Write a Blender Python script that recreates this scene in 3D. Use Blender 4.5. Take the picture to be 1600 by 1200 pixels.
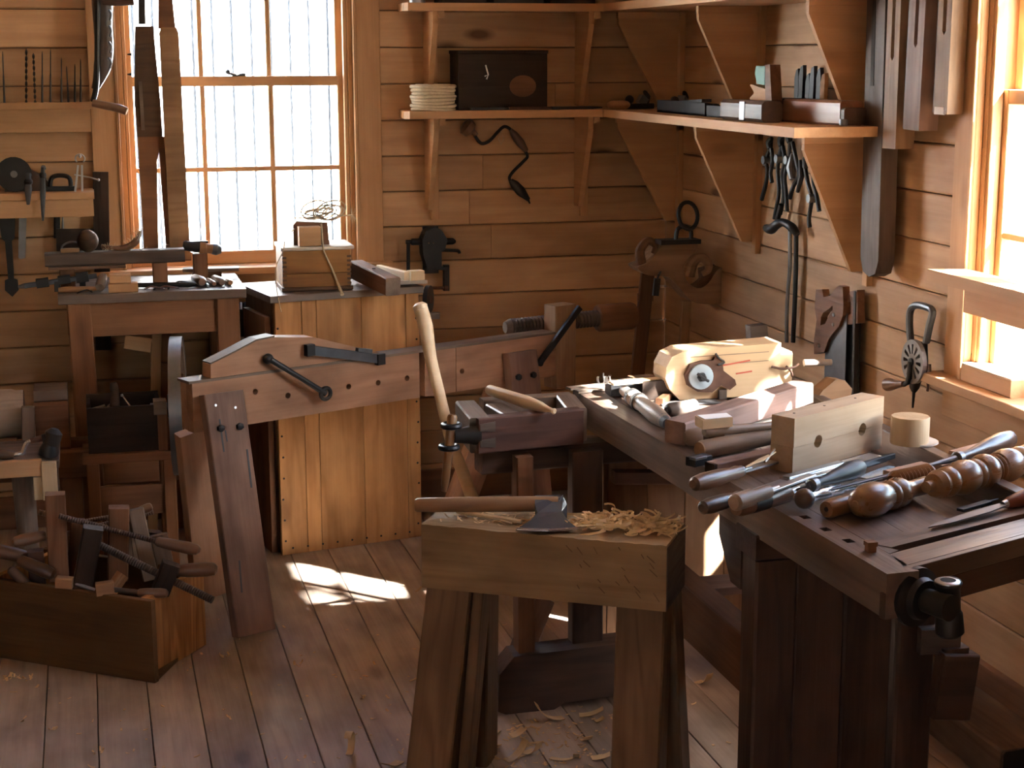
import bpy, bmesh, math, random
from mathutils import Vector, Matrix, Euler
random.seed(7)
for o in list(bpy.data.objects): bpy.data.objects.remove(o)
scene = bpy.context.scene
COL = scene.collection
V = Vector
PI = math.pi
# ---------------------------------------------------------------- camera
F, YAW, PIT, ROL, H = 2550.0, .2533, .1974, -.0027, 1.70
cy_, sy_, cp_, sp_ = math.cos(YAW), math.sin(YAW), math.cos(PIT), math.sin(PIT)
FWD = V((sy_*cp_, cy_*cp_, -sp_)); RGT = V((cy_, -sy_, 0)); UPV = RGT.cross(FWD)
c_, s_ = math.cos(ROL), math.sin(ROL)
CR = c_*RGT + s_*UPV; CU = -s_*RGT + c_*UPV
CAM = V((0, 0, H))
cam = bpy.data.cameras.new('camera'); camo = bpy.data.objects.new('camera', cam); COL.objects.link(camo)
cam.sensor_width = 36; cam.lens = F/1600*36; cam.clip_start = .05
camo.matrix_world = Matrix(((CR.x, CU.x, -FWD.x, 0), (CR.y, CU.y, -FWD.y, 0), (CR.z, CU.z, -FWD.z, H), (0, 0, 0, 1)))
scene.camera = camo
# ---------------------------------------------------------------- sky, sun, exposure
SUN = V((-.82, .86, -1.0))            # travel direction of sunlight
world = bpy.data.worlds.new('world'); scene.world = world; world.use_nodes = True
wn = world.node_tree.nodes; wl = world.node_tree.links
sky = wn.new('ShaderNodeTexSky'); sky.sky_type = 'NISHITA'; sky.sun_disc = False
sky.sun_elevation = math.atan2(1, math.hypot(SUN.x, SUN.y)); sky.sun_rotation = math.atan2(-SUN.x, -SUN.y)
sky.air_density = 1.2; sky.dust_density = 1.2; sky.ozone_density = 1.5
bg = wn['Background']; bg.inputs[1].default_value = 2.1
wl.new(sky.outputs[0], bg.inputs[0])
sl = bpy.data.lights.new('sun', 'SUN'); sl.energy = 150; sl.angle = math.radians(.9); sl.color = (1, .985, .97)
so = bpy.data.objects.new('sun', sl); COL.objects.link(so); so.rotation_euler = SUN.to_track_quat('-Z', 'Y').to_euler(); so.location = (6, -4, 7)
scene.view_settings.view_transform = 'Standard'; scene.view_settings.look = 'None'
scene.view_settings.exposure = 0.68; scene.view_settings.gamma = 1; scene.view_settings.use_curve_mapping = False
# ---------------------------------------------------------------- pixel helpers: a point of the photo at a given height / depth / distance
def ray(x, y): return CR*((x-800)/F) + CU*((600-y)/F) + FWD
def PZ(x, y, z=0.): d = ray(x, y); return CAM + d*((z-H)/d.z)
def PY(x, y, Y): d = ray(x, y); return CAM + d*(Y/d.y)
def PX(x, y, X): d = ray(x, y); return CAM + d*(X/d.x)
# ---------------------------------------------------------------- materials
MATS = {}
def base_mat(name):
    m = bpy.data.materials.new(name); m.use_nodes = True; MATS[name] = m
    return m, m.node_tree.nodes, m.node_tree.links, m.node_tree.nodes['Principled BSDF']
def mathn(n, l, op, a, b=None, c=None):
    k = n.new('ShaderNodeMath'); k.operation = op
    for i, v in enumerate((a, b, c)):
        if v is None: continue
        if isinstance(v, (int, float)): k.inputs[i].default_value = v
        else: l.new(v, k.inputs[i])
    return k.outputs[0]
def wood(name, light, dark, rough=.62, scale=1., knots=.5, vary=.22, stain=.35, freq=20, bump=.25, spec=.3):
    m, n, l, b = base_mat(name)
    tc = n.new('ShaderNodeTexCoord'); oi = n.new('ShaderNodeObjectInfo')
    cb = n.new('ShaderNodeCombineXYZ')
    for i, k in enumerate((37., 11.3, 23.7)): l.new(mathn(n, l, 'MULTIPLY', oi.outputs['Random'], k), cb.inputs[i])
    ad = n.new('ShaderNodeVectorMath'); l.new(tc.outputs['Object'], ad.inputs[0]); l.new(cb.outputs[0], ad.inputs[1])
    def mapped(sx, sy, sz):
        k = n.new('ShaderNodeVectorMath'); k.operation = 'MULTIPLY'; l.new(ad.outputs[0], k.inputs[0]); k.inputs[1].default_value = (sx*scale, sy*scale, sz*scale); return k.outputs[0]
    def noise(vec, sc, det, dist=0.):
        k = n.new('ShaderNodeTexNoise'); l.new(vec, k.inputs['Vector']); k.inputs['Scale'].default_value = sc; k.inputs['Detail'].default_value = det; k.inputs['Distortion'].default_value = dist; return k.outputs['Fac']
    g = noise(mapped(.7, 5.5, 5.5), 1.9, 2., .3)
    ring = mathn(n, l, 'MULTIPLY_ADD', mathn(n, l, 'SINE', mathn(n, l, 'MULTIPLY', g, freq*2.)), .5, .5)
    ring = mathn(n, l, 'POWER', ring, 1.6)
    fib = noise(mapped(4., 120., 120.), 1., 3.)
    st = noise(mapped(1.6, 3., 3.), 2.2, 4.)
    fac = mathn(n, l, 'ADD', mathn(n, l, 'MULTIPLY', ring, .42), mathn(n, l, 'MULTIPLY', fib, .55))
    mix = n.new('ShaderNodeMixRGB'); l.new(fac, mix.inputs[0]); mix.inputs[1].default_value = (*light, 1); mix.inputs[2].default_value = (*dark, 1)
    out = mix.outputs[0]
    if knots > 0:
        vo = n.new('ShaderNodeTexVoronoi'); l.new(mapped(2.0, 5.0, 5.0), vo.inputs['Vector']); vo.inputs['Scale'].default_value = 1.; 
        kr = n.new('ShaderNodeValToRGB'); l.new(vo.outputs['Distance'], kr.inputs[0])
        kr.color_ramp.elements[0].position = .06; kr.color_ramp.elements[0].color = (1, 1, 1, 1); kr.color_ramp.elements[1].position = .14; kr.color_ramp.elements[1].color = (0, 0, 0, 1)
        km = n.new('ShaderNodeMixRGB'); l.new(mathn(n, l, 'MULTIPLY', kr.outputs[0], knots), km.inputs[0]); l.new(out, km.inputs[1]); km.inputs[2].default_value = (dark[0]*.3, dark[1]*.25, dark[2]*.25, 1)
        out = km.outputs[0]
    sr = n.new('ShaderNodeValToRGB'); l.new(st, sr.inputs[0]); sr.color_ramp.elements[0].position = .36; sr.color_ramp.elements[1].position = .62
    v = 1-stain; sr.color_ramp.elements[0].color = (v, v*.97, v*.94, 1); sr.color_ramp.elements[1].color = (1, 1, 1, 1)
    mu = n.new('ShaderNodeMixRGB'); mu.blend_type = 'MULTIPLY'; mu.inputs[0].default_value = 1; l.new(out, mu.inputs[1]); l.new(sr.outputs[0], mu.inputs[2])
    hs = n.new('ShaderNodeHueSaturation'); l.new(mu.outputs[0], hs.inputs['Color'])
    l.new(mathn(n, l, 'MULTIPLY_ADD', oi.outputs['Random'], vary*2, 1-vary), hs.inputs['Value'])
    l.new(hs.outputs[0], b.inputs['Base Color'])
    l.new(mathn(n, l, 'MULTIPLY_ADD', fib, .25, rough-.12), b.inputs['Roughness'])
    b.inputs['Specular IOR Level'].default_value = spec
    if bump:
        bp = n.new('ShaderNodeBump'); bp.inputs['Strength'].default_value = bump; bp.inputs['Distance'].default_value = .004; l.new(fac, bp.inputs['Height']); l.new(bp.outputs[0], b.inputs['Normal'])
    return m
def plain(name, col, rough=.5, metal=0., noise=.25, nscale=30., spec=.5, bump=0.):
    m, n, l, b = base_mat(name)
    tc = n.new('ShaderNodeTexCoord'); nz = n.new('ShaderNodeTexNoise'); l.new(tc.outputs['Object'], nz.inputs['Vector']); nz.inputs['Scale'].default_value = nscale; nz.inputs['Detail'].default_value = 4
    mx = n.new('ShaderNodeMixRGB'); l.new(nz.outputs['Fac'], mx.inputs[0])
    mx.inputs[1].default_value = (*[c*(1-noise) for c in col], 1); mx.inputs[2].default_value = (*[min(1, c*(1+noise)) for c in col], 1)
    l.new(mx.outputs[0], b.inputs['Base Color']); b.inputs['Metallic'].default_value = metal
    l.new(mathn(n, l, 'MULTIPLY_ADD', nz.outputs['Fac'], .25, rough-.12), b.inputs['Roughness']); b.inputs['Specular IOR Level'].default_value = spec
    if bump:
        bp = n.new('ShaderNodeBump'); bp.inputs['Strength'].default_value = bump; bp.inputs['Distance'].default_value = .003; l.new(nz.outputs['Fac'], bp.inputs['Height']); l.new(bp.outputs[0], b.inputs['Normal'])
    return m
wood('pine', (.60, .37, .205), (.43, .24, .12), knots=.9, stain=.22, vary=.14, freq=9, rough=.6)
wood('pine_trim', (.60, .36, .19), (.45, .245, .115), knots=.25, stain=.15, vary=.1, freq=8)
wood('shelf_pine', (.60, .35, .18), (.46, .245, .115), knots=.3, stain=.12, vary=.08, freq=8)
wood('floor_board', (.50, .39, .31), (.31, .225, .175), knots=.55, stain=.4, vary=.14, freq=12, rough=.42, spec=.55)
wood('dark_bench', (.115, .062, .040), (.045, .022, .014), knots=.3, stain=.45, vary=.15, freq=14, rough=.5, spec=.5)
wood('bench_top', (.19, .125, .092), (.085, .052, .038), knots=.3, stain=.45, vary=.12, freq=12, rough=.40, spec=.7)
wood('beam_wood', (.50, .28, .17), (.33, .165, .095), knots=.55, stain=.4, vary=.08, freq=12)
wood('leg_wood', (.31, .19, .14), (.18, .10, .075), knots=.5, stain=.45, vary=.12, freq=12)
wood('brown_wood', (.26, .125, .062), (.13, .055, .026), knots=.35, stain=.35, vary=.16, freq=12)
wood('desk_wood', (.30, .135, .06), (.17, .07, .03), knots=.3, stain=.25, vary=.1, freq=10)
wood('cabinet_wood', (.62, .32, .125), (.40, .18, .06), knots=.5, stain=.35, vary=.12, freq=14)
wood('chest_wood', (.36, .17, .05), (.19, .075, .022), knots=.3, stain=.4, vary=.1, freq=10)
wood('chop_wood', (.42, .285, .15), (.24, .15, .072), knots=.5, stain=.35, vary=.1, freq=12)
wood('pale_wood', (.74, .57, .37), (.55, .39, .23), knots=.1, stain=.15, vary=.08, freq=8, rough=.5)
wood('oak_block', (.56, .42, .29), (.38, .27, .175), knots=.1, stain=.15, vary=.06, freq=12)
wood('haft_wood', (.82, .66, .47), (.64, .46, .29), knots=.05, stain=.2, vary=.08, freq=7, rough=.4)
wood('turned_wood', (.37, .195, .09), (.20, .095, .04), knots=.1, stain=.25, vary=.12, freq=8, rough=.3, spec=.6)
wood('handle_wood', (.27, .145, .085), (.12, .06, .034), knots=.1, stain=.4, vary=.2, freq=8, rough=.34, spec=.6)
wood('grey_wood', (.27, .20, .155), (.15, .105, .08), knots=.3, stain=.4, vary=.15, freq=10)
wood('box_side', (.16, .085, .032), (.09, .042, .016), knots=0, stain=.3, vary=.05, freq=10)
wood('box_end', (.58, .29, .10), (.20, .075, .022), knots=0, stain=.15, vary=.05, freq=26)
wood('shaving', (.78, .56, .31), (.60, .39, .19), knots=0, stain=.2, vary=.2, freq=6, rough=.5)
plain('iron', (.028, .027, .028), .45, .55, .4)
plain('black_wood', (.016, .012, .010), .5, 0., .4)
plain('steel', (.42, .43, .45), .33, .9, .2, 20)
plain('old_steel', (.20, .20, .21), .42, .8, .4, 20)
plain('bright_steel', (.70, .71, .73), .22, .9, .1, 20)
plain('brass', (.52, .36, .13), .4, .8, .3)
plain('rope', (.66, .56, .40), .85, 0, .25, 90, .2, .5)
plain('twine', (.52, .42, .29), .9, 0, .3, 120, .2, .4)
plain('leather', (.06, .032, .02), .38, 0, .5, 25, .5, .3)
plain('matte_white', (.85, .84, .82), .7, 0, .04, 10, .2)
plain('green_paint', (.10, .24, .19), .6, 0, .25, 25)
plain('white_paint', (.86, .86, .85), .6, 0, .05, 8)
plain('rust', (.10, .05, .034), .7, .2, .6, 40, .3, .4)
plain('dark_gap', (.02, .013, .009), .9, 0, .2)
plain('sheathing', (.10, .06, .04), .9, 0, .2)
plain('outdoor_ground', (.36, .38, .36), .9, 0, .3, 4)
plain('grey_stone', (.30, .28, .26), .8, 0, .3, 40, .3, .4)
plain('blue_grey', (.09, .10, .115), .4, .5, .35)
plain('red_mark', (.48, .10, .06), .7, 0, .2)
def glass():
    m, n, l, b = base_mat('glass'); n.remove(b)
    t = n.new('ShaderNodeBsdfTransparent'); t.inputs[0].default_value = (.95, .97, .97, 1); g = n.new('ShaderNodeBsdfGlossy'); g.inputs['Roughness'].default_value = .03
    mx = n.new('ShaderNodeMixShader'); mx.inputs[0].default_value = .05; l.new(t.outputs[0], mx.inputs[1]); l.new(g.outputs[0], mx.inputs[2]); l.new(mx.outputs[0], n['Material Output'].inputs[0])
glass()
# ---------------------------------------------------------------- mesh builder
WORLD = {}
def basis(x, up=(0, 0, 1)):
    x = V(x).normalized(); u = V(up)
    if abs(x.dot(u.normalized())) > .98: u = V((0, 1, 0)) if abs(x.y) < .9 else V((1, 0, 0))
    y = u.cross(x).normalized(); z = x.cross(y)
    return x, y, z
def frame(o, x, up=(0, 0, 1)):
    x, y, z = basis(x, up); o = V(o)
    return Matrix(((x.x, y.x, z.x, o.x), (x.y, y.y, z.y, o.y), (x.z, y.z, z.z, o.z), (0, 0, 0, 1)))
class MB:
    def __init__(s): s.v = []; s.f = []
    def add(s, vs, fs, M=None):
        b = len(s.v)
        s.v += [tuple(M @ V(v)) if M is not None else tuple(v) for v in vs]
        s.f += [tuple(b+i for i in f) for f in fs]; return s
    def loft(s, rings, M=None, cap=True, closed=False):
        n = len(rings[0]); vs = [p for r in rings for p in r]; fs = []
        R = len(rings)
        for i in range(R if closed else R-1):
            a = i*n; b = ((i+1) % R)*n
            for j in range(n): k = (j+1) % n; fs.append((a+j, a+k, b+k, b+j))
        if cap and not closed: fs.append(tuple(range(n-1, -1, -1))); fs.append(tuple((R-1)*n+j for j in range(n)))
        return s.add(vs, fs, M)
    def box(s, x0, x1, y0, y1, z0, z1, M=None, ch=0.):
        if ch <= 0:
            r = lambda x: [(x, y0, z0), (x, y1, z0), (x, y1, z1), (x, y0, z1)]
        else:
            r = lambda x: [(x, y0+ch, z0), (x, y1-ch, z0), (x, y1, z0+ch), (x, y1, z1-ch), (x, y1-ch, z1), (x, y0+ch, z1), (x, y0, z1-ch), (x, y0, z0+ch)]
        return s.loft([r(x0), r(x1)], M)
    def lathe(s, prof, M=None, seg=16, sy=1., sz=1., cap=True):
        rs = []
        for x, r in prof: rs.append([(x, r*sy*math.cos(2*PI*k/seg), r*sz*math.sin(2*PI*k/seg)) for k in range(seg)])
        return s.loft(rs, M, cap)
    def tube(s, pts, r, M=None, seg=8, closed=False, flat=1.):
        pts = [V(p) for p in pts]; n = len(pts); rs = []
        up = None
        for i, p in enumerate(pts):
            if closed: t = pts[(i+1) % n]-pts[i-1]
            else: t = pts[min(i+1, n-1)]-pts[max(i-1, 0)]
            t.normalize()
            if up is None:
                up = V((0, 0, 1)) if abs(t.z) < .9 else V((0, 1, 0))
            y = up.cross(t).normalized(); up = t.cross(y)
            ri = r[i] if isinstance(r, (list, tuple)) else r
            rs.append([tuple(p + y*(ri*math.cos(2*PI*k/seg)) + up*(ri*flat*math.sin(2*PI*k/seg))) for k in range(seg)])
        return s.loft(rs, M, not closed, closed)
    def prism(s, outer, th, M=None, holes=()):
        bm = bmesh.new(); edges = []
        for lp in (outer,)+tuple(holes):
            vs = [bm.verts.new((p[0], p[1], 0)) for p in lp]
            edges += [bm.edges.new((vs[i], vs[(i+1) % len(vs)])) for i in range(len(vs))]
        if holes: bmesh.ops.triangle_fill(bm, use_beauty=True, use_dissolve=False, edges=edges)
        else: bm.faces.new(list(bm.verts))
        bmesh.ops.recalc_face_normals(bm, faces=bm.faces)
        g = bmesh.ops.extrude_face_region(bm, geom=list(bm.faces))
        bmesh.ops.translate(bm, verts=[e for e in g['geom'] if isinstance(e, bmesh.types.BMVert)], vec=(0, 0, th))
        bmesh.ops.translate(bm, verts=list(bm.verts), vec=(0, 0, -th/2))
        bm.verts.index_update(); bm.faces.ensure_lookup_table()
        s.add([v.co.copy() for v in bm.verts], [tuple(v.index for v in f.verts) for f in bm.faces], M); bm.free(); return s
    def sphere(s, c, r, seg=14, rings=8, sc=(1, 1, 1)):
        prof = [(-math.cos(PI*i/rings), max(math.sin(PI*i/rings), .001)) for i in range(rings+1)]
        M = Matrix.Translation(V(c)) @ Matrix.Diagonal((r*sc[0], r*sc[1], r*sc[2], 1))
        return s.lathe(prof, M, seg)
    def mesh(s, name, smooth=True):
        me = bpy.data.meshes.new(name); me.from_pydata(s.v, [], s.f)
        bm = bmesh.new(); bm.from_mesh(me); bmesh.ops.recalc_face_normals(bm, faces=bm.faces)
        if smooth:
            for f in bm.faces: f.smooth = True
            for e in bm.edges:
                if len(e.link_faces) != 2 or e.calc_face_angle(0) > math.radians(34): e.smooth = False
        bm.to_mesh(me); bm.free(); return me
    def build(s, name, mat, parent=None, M=None, smooth=True):
        return link(name, s.mesh(name, smooth), mat, parent, M)
def link(name, me, mat, parent=None, M=None):
    if not len(me.materials): me.materials.append(MATS[mat])
    o = bpy.data.objects.new(name, me); COL.objects.link(o)
    M = M or Matrix.Identity(4); o.matrix_basis = M; WORLD[o.name] = M
    if parent is not None: o.parent = parent; o.matrix_parent_inverse = WORLD[parent.name].inverted()
    return o
def tag(o, label, cat, group=None):
    o['label'] = label; o['category'] = cat
    if group: o['group'] = group
    return o
def struct(o): o['kind'] = 'structure'; return o
def thing(name, label, cat, loc, group=None):
    o = bpy.data.objects.new(name, None); COL.objects.link(o); o.empty_display_size = .1
    M = Matrix.Translation(V(loc)); o.matrix_basis = M; WORLD[o.name] = M
    if label: tag(o, label, cat, group)
    return o
# simple pieces: grain runs along local X
def bar(name, p0, p1, w, h, mat, parent=None, up=(0, 0, 1), ch=None, anchor=(0, 0)):
    """beam from p0 to p1 (centre line), w across, h along 'up'; anchor shifts the section, in units of half sizes"""
    p0, p1 = V(p0), V(p1); L = (p1-p0).length; M = frame(p0, p1-p0, up)
    if ch is None: ch = min(w, h)*.07
    ay, az = anchor[0]*w/2, anchor[1]*h/2
    return MB().box(0, L, -w/2+ay, w/2+ay, -h/2+az, h/2+az, ch=ch).build(name, mat, parent, M, smooth=False)
def turned(name, p0, p1, prof, mat, parent=None, seg=16, up=(0, 0, 1), sz=1.):
    p0, p1 = V(p0), V(p1); L = (p1-p0).length
    return MB().lathe([(t*L, max(r, .0005)) for t, r in prof], None, seg, 1., sz).build(name, mat, parent, frame(p0, p1-p0, up))
def smoothpts(pts, n=5, closed=False):
    P = [V(p) for p in pts]; out = []; m = len(P)
    rng = range(m if closed else m-1)
    for i in rng:
        a = P[i-1] if (closed or i > 0) else P[0]; b = P[i]; c = P[(i+1) % m]; d = P[(i+2) % m] if (closed or i+2 < m) else P[-1]
        for k in range(n):
            t = k/n; out.append(.5*((2*b)+(c-a)*t+(2*a-5*b+4*c-d)*t*t+(3*b-a-3*c+d)*t**3))
    if not closed: out.append(P[-1])
    return out
def pipe(name, pts, r, mat, parent=None, seg=8, smooth=5, closed=False, flat=1.):
    o = V(pts[0]); q = [V(p)-o for p in pts]
    if isinstance(r, (list, tuple)) and smooth:
        rr = []
        for i in range(len(r)-1): rr += [r[i]+(r[i+1]-r[i])*k/smooth for k in range(smooth)]
        r = rr+[r[-1]]
    if smooth: q = smoothpts(q, smooth, closed)
    return MB().tube(q, r, None, seg, closed, flat).build(name, mat, parent, Matrix.Translation(o))
def slab(name, outline, th, o, x, y, mat, parent=None, holes=(), smooth=False):
    """extruded outline in the plane spanned by x and y through o"""
    x = V(x).normalized(); z = x.cross(V(y)).normalized(); y = z.cross(x); o = V(o)
    M = Matrix(((x.x, y.x, z.x, o.x), (x.y, y.y, z.y, o.y), (x.z, y.z, z.z, o.z), (0, 0, 0, 1)))
    return MB().prism(outline, th, None, holes).build(name, mat, parent, M, smooth)
def copy_tree(o, M, label=None, parent=None):
    """copy a thing with its parts; M moves the copy in the world"""
    c = o.copy(); COL.objects.link(c)
    WORLD[c.name] = M @ WORLD[o.name]
    if parent is None:
        c.matrix_basis = WORLD[c.name]
        if label: c['label'] = label
    else: c.parent = parent; c.matrix_parent_inverse = WORLD[parent.name].inverted(); c.matrix_basis = WORLD[c.name]
    for ch in o.children: copy_tree(ch, M, None, c)
    return c
def circ(r, n=16, cx=0, cy=0, ry=None): return [(cx+r*math.cos(2*PI*k/n), cy+(ry or r)*math.sin(2*PI*k/n)) for k in range(n)]
# ================================================================ STRUCTURE
XW, YB = 2.208, 6.092          # inner faces of the right and back wall
XL, YF, ZC = -2.4, -1.9, 2.55  # left wall, wall behind the camera, ceiling
PITCH, Z0 = .1333, .938 - 7*.1333
def rows(): return [(Z0+PITCH*k, Z0+PITCH*(k+1)) for k in range(0, 20)]
def plank_row(parent, ax, a0, a1, plane, z0, z1, inward, mat='pine', name='plank'):
    """one horizontal wall board; ax 'x' for back wall, 'y' for the right wall"""
    g = .0017; t = .02; ch = .004
    z0 = max(z0, 0)+g; z1 -= g
    if a1-a0 < .02: return
    L = a1-a0; zc = (z0+z1)/2; h = (z1-z0)/2
    dy = random.uniform(0, .0018)
    prof = [(-h, 0), (h, 0), (h, t-ch), (h-ch, t-dy), (-h+ch, t-dy), (-h, t-ch)]   # (z, out)
    mb = MB()
    if ax == 'x':
        M = Matrix(((1, 0, 0, a0), (0, -inward, 0, plane+inward*.0), (0, 0, 1, zc), (0, 0, 0, 1)))
        mb.loft([[(x, t-o, z) for z, o in prof] for x in (0, L)])
        M = Matrix(((1, 0, 0, a0), (0, inward, 0, plane), (0, 0, 1, zc), (0, 0, 0, 1)))
    else:
        mb.loft([[(x, t-o, z) for z, o in prof] for x in (0, L)])
        M = Matrix(((0, inward, 0, plane), (1, 0, 0, a0), (0, 0, 1, zc), (0, 0, 0, 1)))
    return mb.build(name, mat, parent, M, smooth=False)
# floor: boards run away from the camera
fl = MB().box(XL-.1, XW+.1, YF-.1, YB+.1, -.12, -.022).build('floor', 'dark_gap', None, None, False); struct(fl)
bw = .1335; k0 = -8
x = .0885-bw*9
while x < XW:
    x1 = min(x+bw, XW+.02)
    ys = [YF, 1.9+random.uniform(-.5, .5), YB+.01] if x > XL else [YF, YB]
    if random.random() < .55: ys = [YF, YB+.01]
    for a, b in zip(ys[:-1], ys[1:]):
        h = random.uniform(-.001, .001)
        mb = MB().box(0, b-a-.002, -(x1-x)/2+.0013, (x1-x)/2-.0013, -.022, h, ch=.0015)
        mb.build('floor_board', 'floor_board', fl, Matrix(((0, -1, 0, (x+x1)/2), (1, 0, 0, a), (0, 0, 1, 0), (0, 0, 0, 1))), False)
    x += bw
# left part of the floor, out of sight: wide plain boards
MB().box(XL, .0885-bw*9, YF, YB, -.022, 0).build('floor_board', 'floor_board', fl, None, False)
# window openings
W1 = (.125, .972, .945, 2.28)    # back wall: x0 x1 z0 z1
W2 = (2.865, 3.752, .872, 2.24)  # right wall: y0 y1 z0 z1
W4 = (-1.6, -.9, 1.0, 2.0)       # wall behind the camera
def shell(name, ax, plane, out, a0, a1, holes):
    """outer sheathing with rectangular openings"""
    t = .10*out; mb = MB(); xs = sorted({a0, a1, *[h[0] for h in holes], *[h[1] for h in holes]})
    def put(u0, u1, z0, z1):
        p = plane+.021*out
        if ax == 'x': mb.box(u0, u1, min(p, p+t), max(p, p+t), z0, z1)
        else: mb.box(min(p, p+t), max(p, p+t), u0, u1, z0, z1)
    for u0, u1 in zip(xs[:-1], xs[1:]):
        hs = [h for h in holes if h[0] <= u0+1e-6 and h[1] >= u1-1e-6]
        if hs: put(u0, u1, -.1, hs[0][2]); put(u0, u1, hs[0][3], ZC+.1)
        else: put(u0, u1, -.1, ZC+.1)
    return struct(mb.build(name, 'sheathing', None, None, False))
wb = shell('wall_back', 'x', YB, 1, XL, XW+.12, [W1])
wr = shell('wall_right', 'y', XW, 1, YF, YB, [W2])
wlft = shell('wall_left', 'y', XL, -1, YF, YB, [])
wf = shell('wall_front', 'x', YF, -1, XL, XW, [W4])
ce = struct(MB().box(XL-.1, XW+.12, YF-.1, YB+.12, ZC, ZC+.1).build('ceiling', 'pine', None, None, False))
for z0, z1 in rows():
    if z1 > ZC: z1 = ZC
    if z0 >= ZC-.01: break
    mid = (z0+z1)/2
    def cut(a0, a1, holes):
        segs = [(a0, a1)]
        for h in holes:
            if h[2]-.02 < mid < h[3]+.02:
                segs = [s for (p, q) in segs for s in ((p, min(q, h[0]+.004)), (max(p, h[1]-.004), q)) if s[1]-s[0] > .01]
        return segs
    for a, b in cut(-1.1, XW, [W1]):
        cuts = [a, b]
        if b-a > .9 and random.random() < .6: cuts = [a, a+random.uniform(.35, .65)*(b-a), b]
        for p, q in zip(cuts[:-1], cuts[1:]): plank_row(wb, 'x', p+.0008, q-.0008, YB, z0, z1, 1)
    for a, b in cut(1.5, YB, [W2]):
        cuts = [a, b]
        if b-a > 1.2 and random.random() < .45: cuts = [a, a+random.uniform(.3, .7)*(b-a), b]
        for p, q in zip(cuts[:-1], cuts[1:]): plank_row(wr, 'y', p+.0008, q-.0008, XW, z0, z1, 1)
# inside lining of the walls that the photo does not show
MB().box(XL, -1.1, YB, YB+.02, 0, ZC).build('lining', 'pine', wb, None, False)
MB().box(XW, XW+.02, YF, 1.5, 0, ZC).build('lining', 'pine', wr, None, False)
MB().box(XL-.02, XL, YF, YB, 0, ZC).build('lining', 'pine', wlft, None, False)
MB().box(XL, W4[0], YF-.02, YF, 0, ZC).build('lining', 'pine', wf, None, False)
MB().box(W4[1], XW, YF-.02, YF, 0, ZC).build('lining', 'pine', wf, None, False)
MB().box(W4[0], W4[1], YF-.02, YF, 0, W4[2]).build('lining', 'pine', wf, None, False)
struct(bar('baseboard_right', (XW-.011, 1.6, .075), (XW-.011, YB-.02, .075), .022, .15, 'brown_wood'))
struct(bar('baseboard_back', (-1.1, YB-.011, .06), (XW-.022, YB-.011, .06), .022, .12, 'brown_wood'))
# roof with eaves that overhang the walls
rf = MB().box(XL-.5, XW+.60, YF-.5, YB+.42, ZC+.105, ZC+.16); struct(rf.build('roof', 'sheathing', None, None, False))
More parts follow.
